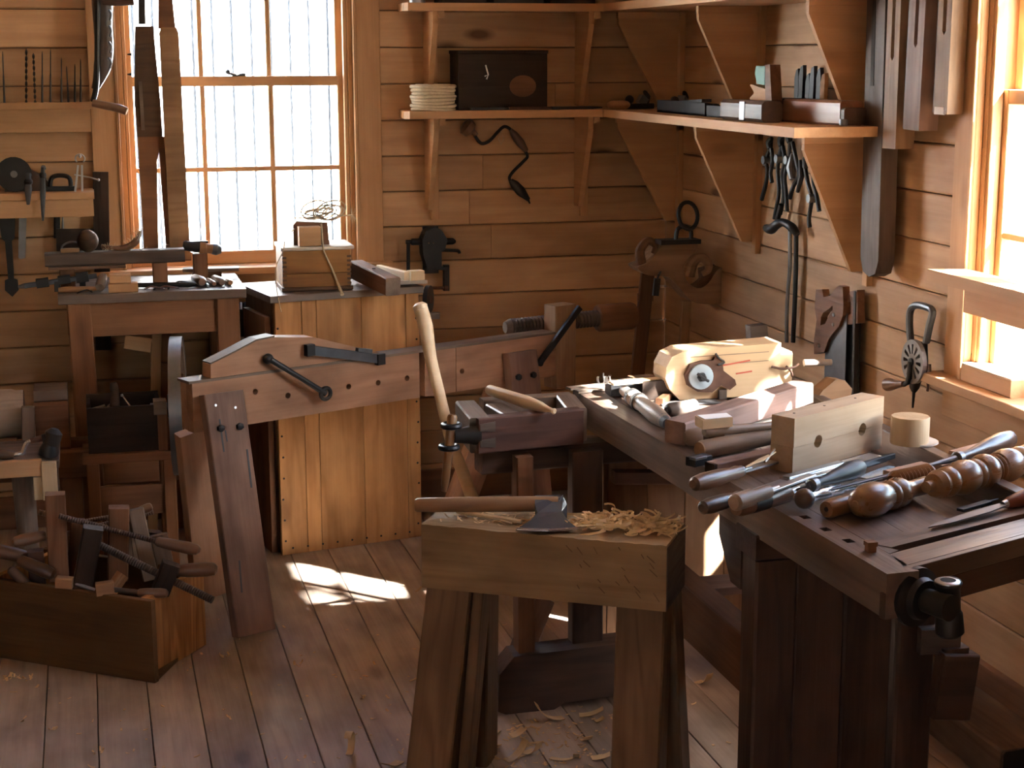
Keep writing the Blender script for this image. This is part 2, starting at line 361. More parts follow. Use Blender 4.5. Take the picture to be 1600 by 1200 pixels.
# ---------------------------------------------------------------- windows
def window(name, O, u, n, Wd, Ht, rail, cols=3, rowsn=2, stool=True, casing=.1):
    """double-hung sash window; O lower corner of the opening on the inner wall face, u along the wall, n outward, rail = height of the meeting rail above O"""
    O = V(O); u = V(u); n = V(n); z = V((0, 0, 1))
    w = struct(thing(name, None, None, O)) if False else thing(name, None, None, O); struct(w)
    P = lambda a, d, h: O+u*a+n*d+z*h
    def B(nm, a, b, wd, hh, up, mat='pine_trim', par=w): return bar(nm, a, b, wd, hh, mat, par, up, ch=.002)
    # jamb lining and stops
    D = .13
    B('jamb', P(.009, D/2, 0), P(.009, D/2, Ht), .018, D, n)
    B('jamb', P(Wd-.009, D/2, 0), P(Wd-.009, D/2, Ht), .018, D, n)
    B('head_jamb', P(.018, D/2, Ht-.009), P(Wd-.018, D/2, Ht-.009), D, .018, z)
    B('sill', P(.0, D/2+.02, -.012), P(Wd, D/2+.02, -.012), D+.04, .03, z)
    for a in (.026, Wd-.026): B('stop', P(a, .018, .01), P(a, .018, Ht-.02), .014, .03, n)
    # casings on the room side
    for a in (-casing/2, Wd+casing/2): B('casing', P(a, -.011, -.04), P(a, -.011, Ht+casing), casing, .022, n)
    B('casing', P(0, -.0111, Ht+casing/2), P(Wd, -.0111, Ht+casing/2), .0218, casing, z)
    for a in (-.006, Wd+.006): B('bead', P(a, -.026, -.02), P(a, -.026, Ht), .012, .01, n)
    if stool:
        B('stool', P(-casing-.03, -.02, -.012), P(Wd+casing+.03, -.02, -.012), .11, .026, z)
        B('apron', P(-casing, -.011, -.07), P(Wd+casing, -.011, -.07), .02, .09, z)
    # sashes
    st = .034; th = .034
    for (h0, h1, d, lo) in ((.003, rail+.018, .052, True), (rail-.018, Ht-.02, .088, False)):
        a0, a1 = .019, Wd-.019
        sa = B('sash', P(a0+st/2, d, h0), P(a0+st/2, d, h1), st, th, n)
        B('stile', P(a1-st/2, d, h0), P(a1-st/2, d, h1), st, th, n, par=sa)
        bt = .048 if lo else .036; tp = .036
        B('rail', P(a0+st, d, h0+bt/2), P(a1-st, d, h0+bt/2), th-.001, bt, z, par=sa)
        B('rail', P(a0+st, d, h1-tp/2), P(a1-st, d, h1-tp/2), th-.001, tp, z, par=sa)
        g0, g1, q0, q1 = a0+st, a1-st, h0+bt, h1-tp; mw = .017
        for i in range(1, cols): c = g0+(g1-g0)*i/cols; B('muntin', P(c, d, q0), P(c, d, q1), mw, .026, n, par=sa)
        for i in range(1, rowsn): c = q0+(q1-q0)*i/rowsn; B('muntin', P(g0, d, c), P(g1, d, c), .0255, mw, z, par=sa)
        for i in range(cols):
            for j in range(rowsn):
                cw = (g1-g0)/cols; chh = (q1-q0)/rowsn
                e = mw/2-.002
                B('pane', P(g0+cw*i+e, d+.004, q0+chh*(j+.5)), P(g0+cw*(i+1)-e, d+.004, q0+chh*(j+.5)), .003, chh-2*e, z, 'glass', sa)
    # sash lock on the meeting rail
    lk = MB().lathe([(0, .016), (.006, .016)], Matrix.Translation(P(Wd*.5, .045, rail+.018)) @ Matrix.Rotation(-PI/2, 4, 'Y'), 12)
    lk.tube([P(Wd*.5, .045, rail+.022), P(Wd*.5-u.x*.02-.012, .04, rail+.03), P(Wd*.5-.03, .036, rail+.034)], .005, None, 8)
    lk.tube([P(Wd*.5+.01, .045, rail+.022), P(Wd*.5+.035, .045, rail+.024)], .006, None, 8).sphere(P(Wd*.5-.03, .036, rail+.034), .009, 10, 6)
    lk.build('sash_lock', 'blue_grey', w)
    return w
window('window_1', (W1[0], YB, W1[2]), (1, 0, 0), (0, 1, 0), W1[1]-W1[0], W1[3]-W1[2], 1.618-W1[2])
window('window_2', (XW, W2[0], W2[2]), (0, 1, 0), (1, 0, 0), W2[1]-W2[0], W2[3]-W2[2], 1.60-W2[2])
window('window_3', (W4[0], YF, W4[2]), (1, 0, 0), (0, -1, 0), W4[1]-W4[0], W4[3]-W4[2], .5)
# ---------------------------------------------------------------- outdoors: white board fence behind the back window
g = MB().box(-30, 30, -30, 40, -.5, -.35).build('ground', 'outdoor_ground', None, None, False); struct(g)
YFN = 9.4
fence = thing('board_fence', 'sunlit white board fence seen through the back window', 'fence', (.4, YFN, -.35))
MB().box(-3.5, 4.5, YFN+.03, YFN+.06, -.35, 3.6).build('backing', 'blue_grey', fence, None, False)
xx = -3.4; bmesh_f = None
while xx < 4.4:
    if -1.2 < xx < 2.6:
        MB().box(0, 3.9, -.046, .046, -.012, .012, ch=.003).build('fence_board', 'white_paint', fence, frame((xx+.05, YFN+random.uniform(-.004, .004), -.35), (0, 0, 1), (0, 1, 0)), False)
        xx += .1075
    else:
        MB().box(0, 3.9, -.29, .29, -.012, .012, ch=.003).build('fence_board', 'white_paint', fence, frame((xx+.3, YFN, -.35), (0, 0, 1), (0, 1, 0)), False)
        xx += .6

# unseen leafy tree, added outside the right-hand window to shade the bench
def tree():
    t = thing('shading_tree', 'slender unseen leafy tree added outside the right window for shade', 'tree', (4.2, 1.3, -.35)); rg = random.Random(4)
    pipe('trunk', [(4.2, 1.3, -.35), (4.17, 1.35, 1.0), (4.05, 1.5, 2.2), (3.9, 1.65, 3.2), (3.9, 1.7, 4.2)], [.12, .10, .08, .06, .03], 'rough_bark', t, 10, 4)
    pipe('branch', [(3.95, 1.62, 2.9), (3.55, 1.95, 3.1), (3.25, 2.2, 3.0), (3.2, 2.4, 2.77), (3.2, 2.55, 2.6)], [.03, .022, .014, .01, .004], 'rough_bark', t, 8, 4)
    mb = MB()
    def leaf(p, s):
        a = V((rg.gauss(0, 1), rg.gauss(0, 1), rg.gauss(0, 1))).normalized(); b = a.orthogonal().normalized(); q = Matrix.Rotation(rg.uniform(0, 6.28), 3, a) @ b; w = a.cross(q)
        mb.add([p, p+q*s*.5+w*s*.28, p+q*s, p+q*s*.5-w*s*.28], [(0, 1, 2, 3)])
    for k in range(300):
        f = .16+.80*rg.random(); c = V((3.2, 2.24, 2.95)).lerp(V((3.2, 2.55, 2.59)), f); leaf(c+V((rg.gauss(0, .09), rg.gauss(0, .03), rg.gauss(0, .03))), rg.uniform(.04, .06))  # leaf cluster laid across the sun's path to shade the pulley block
    for k in range(500): leaf(V((3.95, 1.6, 4.0))+V((rg.gauss(0, .4), rg.gauss(0, .4), rg.gauss(0, .35))), rg.uniform(.05, .09))
    mb.build('foliage', 'leaf_green', t, None, False)['kind'] = 'stuff'
plain('leaf_green', (.10, .20, .05), .6, 0, .3, 6); plain('rough_bark', (.12, .08, .055), .9, 0, .4, 30, .2, .5)
tree()
# ================================================================ CORNER SHELVES
ZS = (1.482, 1.866)     # underside-front heights of lower and upper shelf
DB, DR = .20, .33       # depth of the back-wall and right-wall boards
YE = 4.17               # near end of the right-wall boards
T = .028
def shelf(z, kind, label):
    if kind == 'back':
        s = thing('wall_shelf', label, 'shelf', (1.55, YB-DB/2, z))
        x0, x1 = 1.165, XW-DR-.002
        # board with its free end cut at an angle
        slab('board', [(0, 0), (x1-x0+.30, 0), (x1-x0+.30, DB), (-.02, DB), (-.035, .03), (-.02, 0)], T, (x0, YB-DB, z+T/2), (1, 0, 0), (0, 1, 0), 'shelf_pine', s)
        outs = [(1.248, 0), (1.838, 0)]
        for X, _ in outs:
            tri(s, V((X, YB, z)), V((0, -1, 0)), DB-.02, .345)
    else:
        s = thing('wall_shelf', label, 'shelf', (XW-DR/2, 5.1, z))
        slab('board', [(0, 0), (YB-DB-YE-.003, 0), (YB-DB-YE-.003, DR), (0, DR)], T, (XW-DR, YE, z+T/2), (0, 1, 0), (-1, 0, 0), 'shelf_pine', s).matrix_basis @= Matrix.Translation((0, -DR, 0))
        for Yk, dd in ((5.95, .255), (5.19, .228), (4.36, .216)): tri(s, V((XW, Yk, z)), V((-1, 0, 0)), dd, .40)
    return s
def tri(s, O, out, d, drop):
    """triangular bracket: board, cleat under the shelf, strip on the wall"""
    side = V((0, 0, 1)).cross(out)
    b = slab('bracket', [(0, 0), (d, 0), (d, -.045), (.055, -drop), (0, -drop)], .02, O, out, (0, 0, 1), 'shelf_pine', s)
    bar('wall_strip', O+side*.025+V((0, 0, -.001)), O+side*.025+V((0, 0, -drop-.04)), .03, .02, 'shelf_pine', b, out, anchor=(0, 1))
    bar('cleat', O+side*.021+V((0, 0, -.013))+out*.022, O+side*.021+V((0, 0, -.013))+out*(d+.01), .022, .024, 'shelf_pine', b)
shelf(ZS[0], 'back', 'lower back-wall shelf carrying the coil of rope and dark box')
shelf(ZS[1], 'back', 'upper back-wall shelf above the dark wooden box')
shelf(ZS[0], 'right', 'lower right-wall shelf carrying the wooden planes')
shelf(ZS[1], 'right', 'upper right-wall shelf above the wooden planes')
Z1 = ZS[0]+T; Z2 = ZS[1]+T
# ---- things on the shelves
def rope_coil():
    c = PZ(678, 172, Z1+.002); c = V((c.x, 5.955, Z1)); t = thing('rope_coil', 'thick coil of pale rope on the lower shelf end', 'rope', c)
    r = .0062
    for k in range(8):
        q = [V((c.x+(.078+.004*math.sin(k*2.1))*math.cos(a), c.y+.07*math.sin(a), c.z+r+k*.0114+.002*math.sin(a*2+k))) for a in [2*PI*i/22 for i in range(22)]]
        pipe('coil', q, r, 'rope', t, 7, 0, closed=True)
    for k in range(3):
        q = [V((c.x+(.064-.001*k)*math.cos(a), c.y+.056*math.sin(a), c.z+r+.03+k*.026)) for a in [2*PI*i/20 for i in range(20)]]
        pipe('coil', q, r*1.3, 'rope', t, 7, 0, closed=True)
rope_coil()
def dark_box():
    p0 = PY(717, 172, 5.95); p1 = PY(855, 172, 5.97); zt = PY(717, 84, 5.95).z
    t = thing('wooden_box', 'dark stained wooden box with pale marks on the lower shelf', 'box', (p0+p1)/2)
    Lx = (p1-p0).length; M = frame((p0.x, p0.y, Z1), (p1.x-p0.x, p1.y-p0.y, 0)); h = zt-Z1
    MB().box(0, Lx, 0, .012, 0, h, ch=.002).build('front_panel', 'black_box', t, M, False)
    MB().box(0, .012, .012, .115, 0, h).build('side_panel', 'black_box', t, M, False)
    MB().box(Lx-.012, Lx, .012, .115, 0, h).build('side_panel', 'black_box', t, M, False)
    MB().box(-.003, Lx+.003, -.003, .118, h, h+.012, ch=.002).build('lid', 'black_box', t, M, False)
    MB().box(.012, Lx-.012, .104, .115, 0, h).build('back_panel', 'black_box', t, M, False)
    c = MB().tube([(Lx*.33, -.002, h*.62), (Lx*.3, -.002, h*.8)], .003, None, 6).tube([(Lx*.29, -.002, h*.60), (Lx*.33, -.002, h*.63), (Lx*.31, -.002, h*.55)], .003, None, 6)
    c.build('paint_mark', 'matte_white', t, M)['label'] = 'small pale paint mark'
    slab('worn_patch', circ(.052, 18, 0, 0, .04), .002, M @ V((Lx*.72, -.001, h*.42)), M.to_3x3() @ V((1, 0, 0)), (0, 0, 1), 'brown_wood', t)['label'] = 'worn lighter brown patch'
wood('black_box', (.045, .024, .014), (.02, .010, .006), knots=.2, stain=.5, vary=.05)
dark_box()
# flat files and offcuts lying at the shelf front
for (a, b, w, nm, lab, m) in (((735, 178), (790, 177), .012, 'file', 'black flat file lying before the dark box', 'iron'), ((795, 177), (855, 176), .015, 'file', 'rusty flat file right of the black file', 'rust'), ((862, 176), (925, 178), .02, 'iron_strap', 'dark iron strap beside the box on shelf', 'iron')):
    p, q = PZ(*a, Z1+.006), PZ(*b, Z1+.006); p.y = q.y = 5.915
    p = PY(a[0], a[1], 5.915); q = PY(b[0], b[1], 5.915); p.z = q.z = Z1+.006
    t = thing(nm, lab, 'strap' if nm == 'iron_strap' else 'file', p); d = (q-p)
    bar('blade', p, q, w*2, .01, m, t); turned('tang', q, q+d.normalized()*.04, [(0, .005), (1, .002)], m, t, 8)
# corner: oval wooden block and two dark spokeshaves
wood('pale_handle', (.42, .23, .12), (.28, .14, .07), knots=.1, stain=.2, vary=.05)
t = tag(MB().lathe([(0, .003), (.006, .012), (.02, .016), (.06, .017), (.075, .014), (.083, .008), (.086, .002)], None, 14).build('oval_float', 'pale_handle', None, frame((1.885, 5.86, Z1+.017), (1, -.25, 0))), 'pale oval wooden float lying at the shelf corner', 'float')
def spoke(x, y, lab, s=1., ang=0.):
    t = thing('iron_plane', lab, 'plane', (x, y, Z1)); M = Matrix.Translation((x, y, Z1)) @ Matrix.Rotation(ang, 4, 'Z')
    MB().box(-.07*s, .07*s, -.022, .022, 0, .02, ch=.004).build('sole', 'iron', t, M, False)
    MB().sphere((-.045*s, 0, .034), .017, 12, 8).build('front_knob', 'black_wood', t, M)
    MB().tube([(.04*s, 0, .016), (.05*s, 0, .045), (.035*s, 0, .06), (.028*s, 0, .066)], [.011, .01, .009, .005], None, 10).build('tote', 'black_wood', t, M)
    MB().box(-.02, .012, -.016, .016, .018, .05, Matrix.Rotation(.6, 4, 'Y')).build('lever_cap', 'old_steel', t, M, False)
spoke(2.02, 5.90, 'small black iron plane in the shelf corner, left one', .8, .1)
spoke(2.12, 5.72, 'small black iron plane in the shelf corner, right one', .9, .7)
def metal_plane(pa, pb, lab, h=.038, w=.05):
    a = PX(*pa, 1.99); b = PX(*pb, 1.99); a.z = b.z = Z1
    t = thing('metal_plane', lab, 'plane', a); d = b-a; L = d.length; M = frame(a, d)
    mb = MB().box(0, L, -w/2, w/2, 0, .006).box(0, L, -w/2, -w/2+.005, 0, h).box(0, L, w/2-.005, w/2, 0, h*.95); mb.build('body', 'iron', t, M, False)
    MB().box(.0, .008, -w/2+.005, w/2-.005, 0.006, h).build('end_plate', 'blue_grey', t, M, False)
    MB().lathe([(0, .013), (.01, .016), (.03, .014), (.036, .004)], Matrix.Translation((L*.16, 0, .006)) @ Matrix.Rotation(-PI/2, 4, 'Y'), 12).build('knob', 'black_wood', t, M)
    MB().box(L*.3, L*.9, -w/2+.008, w/2-.008, h*.55, h*.8, Matrix.Rotation(-.05, 4, 'Y')).build('iron_bed', 'iron', t, M, False)
metal_plane((1037, 177), (1112, 184), 'black metal-bodied plane on the right shelf nearest the corner', .042)
metal_plane((1114, 184), (1140, 187), 'short black metal plane between the long planes', .036, .045)
def wood_plane():
    a = PX(1209, 192, 2.05); b = PX(1336, 190, 2.09); a.z = b.z = Z1; d = b-a; L = d.length; M = frame(a, d); w = .075; h = .068
    t = thing('jointer_plane', 'long brown wooden jointer plane at the end of the shelf', 'plane', a)
    MB().box(0, L-.02, -w/2, w/2, 0, h, ch=.006).build('body', 'red_plane', t, M, False)
    MB().box(L-.02, L, -w/2+.002, w/2-.002, 0.002, h-.018, ch=.006).build('worn_end', 'dark_bench', t, M, False)
    MB().box(.12, .124, -w/2-.001, w/2+.001, .0, h+.001).build('band', 'iron', t, M, False)
    MB().lathe([(0, .012), (.012, .013), (.018, .011)], M @ Matrix.Translation((L-.01, -.03, .001)) @ Matrix.Rotation(-PI/2, 4, 'Y'), 12).build('strike_button', 'old_steel', t)
    a = PX(1141, 186, 1.95); b = PX(1206, 191, 1.96); a.z = b.z = Z1; t2 = thing('fore_plane', 'short dark fore plane with scrolled tote and green iron', 'plane', a); M2 = frame(a, b-a); L2 = (b-a).length
    MB().box(0, L2, -.034, .034, 0, .062, ch=.010).build('body', 'dark_bench', t2, M2, False)
    MB().box(-.004, .0, -.032, .032, .002, .06, ch=.012).build('end_cap', 'grey_wood', t2, M2, False)
    MB().box(L2*.48, L2*.60, -.0355, -.030, .004, .058).build('side_plate', 'old_steel', t2, M2, False)
    P = lambda x, y: PX(x, y, 2.0)
    o = P(1180, 158); o.z = Z1+.062; f = lambda x, y: ((P(x, y)-o).dot(V((0, -1, 0))), max(0, (P(x, y)-o).z))
    slab('tote', [(v.x, v.y) for v in smoothpts([V((*f(1178, 158), 0)), V((*f(1184, 145), 0)), V((*f(1178, 132), 0)), V((*f(1192, 136), 0)), V((*f(1207, 142), 0)), V((*f(1211, 158), 0))], 4, True)], .026, o, (0, -1, 0), Zv0, 'tote_wood', t2, smooth=True)
    wd = slab('wedge', [f(1204, 158), f(1214, 158), f(1211, 101), f(1203, 101)], .034, o, (0, -1, 0), Zv0, 'brown_wood', t2)
    slab('iron', [f(1191, 131), f(1203, 133), f(1204, 103), f(1190, 103), f(1188, 115)], .036, o, (0, -1, 0), Zv0, 'green_paint', t2)['label'] = 'green painted plane iron'
Zv0 = V((0, 0, 1)); wood('tote_wood', (.55, .31, .14), (.38, .19, .08), knots=0, stain=.15, vary=.02)
wood('red_plane', (.34, .16, .09), (.2, .085, .045), knots=.05, stain=.35, vary=.05, rough=.4, spec=.5)
wood_plane()
# bundle of dark moulding irons standing in front of the wall
LB = ['leftmost dark steel blade of the leaning row on the shelf', 'second dark steel blade of the leaning row', 'third dark steel blade of the leaning row', 'fourth dark steel blade of the leaning row', 'fifth dark steel blade, next to the orange one', 'orange wooden blade leaning at the right end of the row']
for k in range(6):
    q = PX(1243+8.5*k, 155, 2.165); y = q.y; x = 2.165-.004*(k % 2); hgt = .155+.014*math.sin(k*2.3)
    tag(slab('plane_iron', [(0, 0), (.026, 0), (.028, hgt*.8), (.022+.004*(k % 2), hgt), (.008, hgt-.006), (-.002, hgt*.8)], .012, (x, y, Z1), (0, -1, -.02), (0, .5, 1), 'iron' if k < 5 else 'tote_wood'), LB[k], 'plane iron', 'leaning plane irons')
# upper shelf: the bottoms of dark boxes and tools just show at the top of the picture
def low_box(px0, px1, Y, h, mat, name, lab):
    a = PY(px0, 10, Y); b = PY(px1, 10, Y); t = thing(name, lab, 'box', (a.x, Y, Z2)); M = frame((a.x, Y, Z2), (b.x-a.x, 0, 0)); L = (b-a).length
    MB().box(0, L, 0, .01, 0, h, ch=.002).build('front_panel', mat, t, M, False); MB().box(0, L, .12, .13, 0, h).build('back_panel', mat, t, M, False)
    MB().box(0, .01, .01, .12, 0, h).box(L-.01, L, .01, .12, 0, h).box(.01, L-.01, .01, .12, 0, .01).build('ends', mat, t, M, False)
low_box(690, 760, 5.93, .14, 'black_box', 'wooden_crate', 'dark crate on the upper shelf, left one')
low_box(772, 850, 5.93, .11, 'black_wood', 'wooden_crate', 'black crate on the upper shelf, middle one')
low_box(860, 930, 5.94, .15, 'black_box', 'wooden_crate', 'dark crate on the upper shelf, right one by the corner')
q = PY(652, 8, 5.95); t = thing('oil_can', 'grey metal can at the left end of upper shelf', 'can', (q.x, 5.95, Z2))
turned('body', (q.x, 5.95, Z2), (q.x, 5.95, Z2+.11), [(0, .022), (.05, .024), (.8, .024), (1, .012)], 'steel', t); turned('base_ring', (q.x, 5.95, Z2+.001), (q.x, 5.95, Z2+.009), [(0, .03), (1, .03)], 'steel', t)
turned('spout', (q.x, 5.95, Z2+.11), (q.x+.02, 5.95, Z2+.2), [(0, .01), (1, .003)], 'steel', t, 8)
# ================================================================ TOOLS ON THE BACK WALL
def wall_brace():
    Yk = YB-.03; P = lambda x, y, d=0: PY(x, y, Yk-d)
    t = thing('bit_brace', 'dark carpenter brace with round pad hanging under the back shelf', 'brace', PY(736, 204, YB-.02))
    pts = [P(742, 212), P(752, 224), P(765, 220), P(778, 206), P(788, 198), P(798, 203)]
    pipe('crank', [*pts, P(810, 222, .012), P(824, 242), P(818, 252), P(802, 268), P(796, 278), P(800, 285)], .006, 'iron', t, 8, 4)
    a, b = P(798, 203, .006), P(823, 236, .006); turned('grip', a, b, [(0, .008), (.25, .015), (.6, .017), (.9, .011), (1, .008)], 'handle_wood', t)
    a, b = P(748, 214), P(727, 190, .0); turned('pad', P(745, 211), P(724, 194), [(0, .008), (.3, .012), (.45, .030), (.8, .034), (1, .018)], 'handle_wood', t)
    turned('chuck', P(798, 282), P(826, 312), [(0, .009), (.2, .017), (.55, .020), (.85, .012), (1, .008)], 'iron', t)
    turned('bit', P(824, 309), P(828, 318), [(0, .006), (1, .003)], 'iron', t, 8)
    q = P(785, 210, .0); ring = MB().tube([P(783, 205, .012), P(779, 217, .016), P(783, 226, .018), P(787, 217, .016)], .0018, None, 6, True); ring.build('twine_loop', 'twine', t)
wall_brace()
def post_drill():
    Yk = YB-.05; P = lambda x, y, d=0: PY(x, y, Yk-d)
    t = thing('post_drill', 'black iron hand-cranked drill mounted on the back wall', 'drill', PY(675, 410, YB))
    c = P(676, 392); k = .0023
    q = lambda dx, dy: (dx*k, -dy*k)
    slab('body', [q(-20, -20), q(-14, -34), q(0, -38), q(14, -33), q(22, -20), q(18, -4), q(12, 0), q(12, 28), q(-12, 28), q(-19, 4)], .07, c, (1, 0, 0), (0, 0, 1), 'iron', t)
    slab('hood', circ(.042, 16, 0, 0), .055, c+V((0, 0, .05)), (1, 0, 0), (0, 0, 1), 'iron', t)
    turned('shaft', P(634, 378), P(712, 377), [(0, .008), (.1, .008), (.12, .013), (.3, .013), (.32, .009), (.7, .009), (.72, .014), (.95, .012), (1, .005)], 'iron', t)
    pipe('crank_arm', [P(638, 378, .01), P(638, 400, .01), P(638, 424, .01)], .007, 'iron', t, 8, 0)
    pipe('feed_lever', [P(688, 391, .02), P(705, 391, .025), P(716, 392, .025), P(718, 396, .025)], .006, 'iron', t, 8, 3)
    bar('side_arm', P(684, 419), P(698, 419), .03, .012, 'iron', t); bar('side_post', P(697, 414), P(697, 454), .022, .024, 'iron', t)
    turned('foot_screw', P(668, 450, .01), P(700, 450, .01), [(0, .006), (.8, .006), (.82, .011), (1, .010)], 'rust', t, 10)
    bar('wall_plate', V((c.x, YB-.010, c.z-.09)), V((c.x, YB-.010, c.z+.09)), .06, .016, 'iron', t, (0, 1, 0))
    for dx in (-6, 1): MB().sphere(P(673+dx+3, 380, .037), .004, 8, 6).build('bolt', 'bright_steel', t)
post_drill()
# ================================================================ LEFT PART OF THE BACK WALL
def bit_rack():
    Yk = YB-.045; a = PY(-60, 165, Yk); b = PY(143, 159, Yk); z = PY(70, 160, Yk).z
    t = thing('bit_rack', 'pine rack board holding drill bits on the left wall', 'rack', ((a.x+b.x)/2, YB, z))
    bar('top_rail', (a.x, Yk+.01, z-.012), (b.x, Yk+.01, z-.012), .07, .024, 'pine_trim', t)
    bar('front_board', (a.x, YB-.012, z-.065), (b.x-.006, YB-.012, z-.065), .022, .082, 'pine_trim', t)
    bar('side_strip', (PY(138, 60, YB).x, YB-.006, 1.05), (PY(138, 60, YB).x, YB-.006, 2.4), .012, .012, 'pine_trim', t, (0, 1, 0))
    for i, (px, top, fat) in enumerate(((4, 80, 0), (41, 76, 1), (52, 83, 1), (66, 80, 0), (79, 76, 0), (96, 90, 0), (104, 103, 0), (117, 100, 0), (126, 92, 0))):
        Yb = Yk-.004; p = PY(px+(3 if i in (0, 2, 6) else 0), 160, Yb); p.z = z; q = PY(px, top, Yb)
        nm = tag(MB().build('drill_bit', 'iron'), ['slim drill bit at the left end of the bit rack', 'twisted auger bit in the rack, left of the pair', 'twisted auger bit in the rack, right of the pair', 'slim drill bit just right of the twisted pair', 'tallest straight drill bit at the rack middle', 'short drill bit, third from the rack end', 'short leaning drill bit near the rack end', 'short dark drill bit second from rack end', 'thin pale drill bit at the right rack end'][i], 'drill bit', 'drill bits in the wall rack')
        L = (q-p).length; mb = MB()
        if fat:
            n = 30
            mb.loft([[(L*k/n, .0045*s*math.cos(k*.9)-(.001 if e else -.001)*math.sin(k*.9), .0045*s*math.sin(k*.9)+(.001 if e else -.001)*math.cos(k*.9)) for s, e in ((-1, 0), (1, 0), (1, 1), (-1, 1))] for k in range(n+1)])
        else: mb.lathe([(0, .0038), (L*.5, .003), (L*.55, .0022), (L*.93, .002), (L, .0008)], None, 8)
        me = mb.mesh('drill_bit'); me.materials.append(MATS['iron']); nm.data = me; nm.matrix_basis = frame(p, q-p)
bit_rack()
def tool_shelf():
    Yf = 5.90; a = PY(-60, 302, Yf); b = PY(147, 300, Yf); z = PY(70, 302, Yf).z
    t = thing('tool_shelf', 'narrow pine tool shelf with clamps on the left wall', 'shelf', ((a.x+b.x)/2, YB, z))
    bar('board', (a.x, (Yf+YB)/2, z-.012), (b.x, (Yf+YB)/2, z-.012), YB-Yf, .024, 'shelf_pine', t)
    bar('front_rail', (a.x, Yf+.03, z-.055), (b.x-.004, Yf+.03, z-.055), .02, .062, 'shelf_pine', t)
    ZT = z
    # dividers standing on the shelf end
    def dividers():
        P = lambda x, y: PY(x, y, 5.93); s = thing('dividers', 'small steel spring dividers standing on the left tool shelf', 'dividers', P(125, 292))
        MB().tube([P(125, 248)+V((.016*math.sin(k), 0, .016*math.cos(k))) for k in [(-2.4+4.8*i/10) for i in range(11)]], .003, None, 6).build('spring', 'steel', s)
        for x0, x1 in ((122, 117), (128, 128)): bar('leg', P(x0, 258), V((P(x1, 291).x, 5.93, ZT+.001)), .007, .006, 'steel', s)
        pipe('screw', [P(116, 273), P(140, 277), P(153, 281)], .003, 'steel', s, 6, 0); turned('knob', P(125, 247), P(125, 240), [(0, .003), (.5, .006), (1, .003)], 'steel', s, 8)
        MB().sphere(P(154, 281), .005, 8, 6).build('nut', 'steel', s)
    dividers()
    # dark tools piled on the shelf
    P = lambda x, y, Y=5.97: PY(x, y, Y)
    s = thing('wall_tool', 'round black iron pulley leaning on the left tool shelf', 'pulley', V((P(20, 290).x, 5.95, ZT)))
    c = V((P(22, 272).x, 5.97, ZT+.062)); M = frame(c, (0, -1, .15))
    MB().lathe([(-.012, .045), (-.012, .06), (-.004, .055), (.004, .055), (.012, .06), (.012, .045)], M, 22).build('sheave', 'iron', s); MB().lathe([(-.018, .012), (.018, .012)], M, 12).build('axle', 'old_steel', s)
    for k in range(4): bar('spoke', c, c+V((.045*math.cos(k*PI/2+.4), 0, .045*math.sin(k*PI/2+.4))), .01, .008, 'iron', s)
    s = thing('stone_block', 'dark leather-wrapped lump on the left tool shelf', 'bundle', V((P(50, 290).x, 6.02, ZT)))
    slab('wrap', [(-.09, 0), (.075, 0), (.05, .045), (-.0, .075), (-.05, .1), (-.085, .085)], .05, V((P(48, 290).x, 6.03, ZT)), (1, 0, 0), (0, 0, 1), 'leather', s); bar('strap', V((P(40, 290).x, 6.0, ZT+.001)), V((P(40, 290).x, 6.0, ZT+.085)), .012, .006, 'black_wood', s, (0, 1, 0))
    s = thing('small_vise', 'small black screw clamp lying on the left tool shelf', 'clamp', V((P(95, 290).x, 5.98, ZT)))
    MB().tube(smoothpts([V((P(78, 285).x, 5.98, ZT+.008)), V((P(80, 272).x, 5.98, ZT+.045)), V((P(93, 265).x, 5.98, ZT+.055)), V((P(108, 272).x, 5.98, ZT+.045)), V((P(110, 285).x, 5.98, ZT+.008))], 4), .008, None, 8).build('frame', 'iron', s)
    bar('jaw', V((P(72, 288).x, 5.98, ZT+.009)), V((P(118, 288).x, 5.98, ZT+.009)), .03, .016, 'iron', s)
    # clamps hooked over the front rail
    for i, (x, y0, y1, w, lab) in enumerate(((44, 272, 320, .013, 'grey iron hook hanging over the shelf front, left one'), (67, 262, 345, .010, 'long dark iron hook hanging over the shelf front, right one'))):
        s = thing('iron_hook', lab, 'hook', P(x, y0, Yf-.01))
        pipe('shank', [P(x+2, y0+2, Yf+.02), P(x, y0, Yf-.008), P(x, (y0+y1)/2, Yf-.012), P(x, y1, Yf-.012)], [w*.7, w*.7, w, w*.4], 'blue_grey', s, 8, 3, flat=.5)
        turned('collar', P(x, y0+8, Yf-.010), P(x, y0+16, Yf-.011), [(0, w), (.5, w*1.25), (1, w)], 'iron', s, 10)
    # tools hanging below, against the wall
    s = thing('auger', 'long dark spade-ended auger hanging below the tool shelf', 'auger', P(12, 335, YB-.02))
    Q = lambda x, y: PY(x, y, YB-.018)
    slab('blade', [(0, -.03), (.09, -.022), (.10, -.012), (.235, -.010), (.24, -.022), (.275, -.024), (.30, 0), (.275, .024), (.24, .022), (.235, .010), (.10, .012), (.09, .022), (0, .03)], .008, Q(10, 333), Q(19, 458)-Q(10, 333), (1, 0, 0), 'iron', s); turned('socket', Q(10, 335), Q(10, 320), [(0, .026), (1, .018)], 'iron', s)
    s = thing('long_chisel', 'plain dark flat bar hanging right of the auger', 'bar', Q(36, 335))
    slab('blade', [(0, -.013), (.16, -.012), (.165, -.004), (.16, .012), (0, .013)], .007, Q(36, 333), Q(34, 403)-Q(36, 333), (1, 0, 0), 'old_steel', s); turned('tang', Q(36, 335), Q(36, 325), [(0, .008), (1, .004)], 'iron', s, 8)
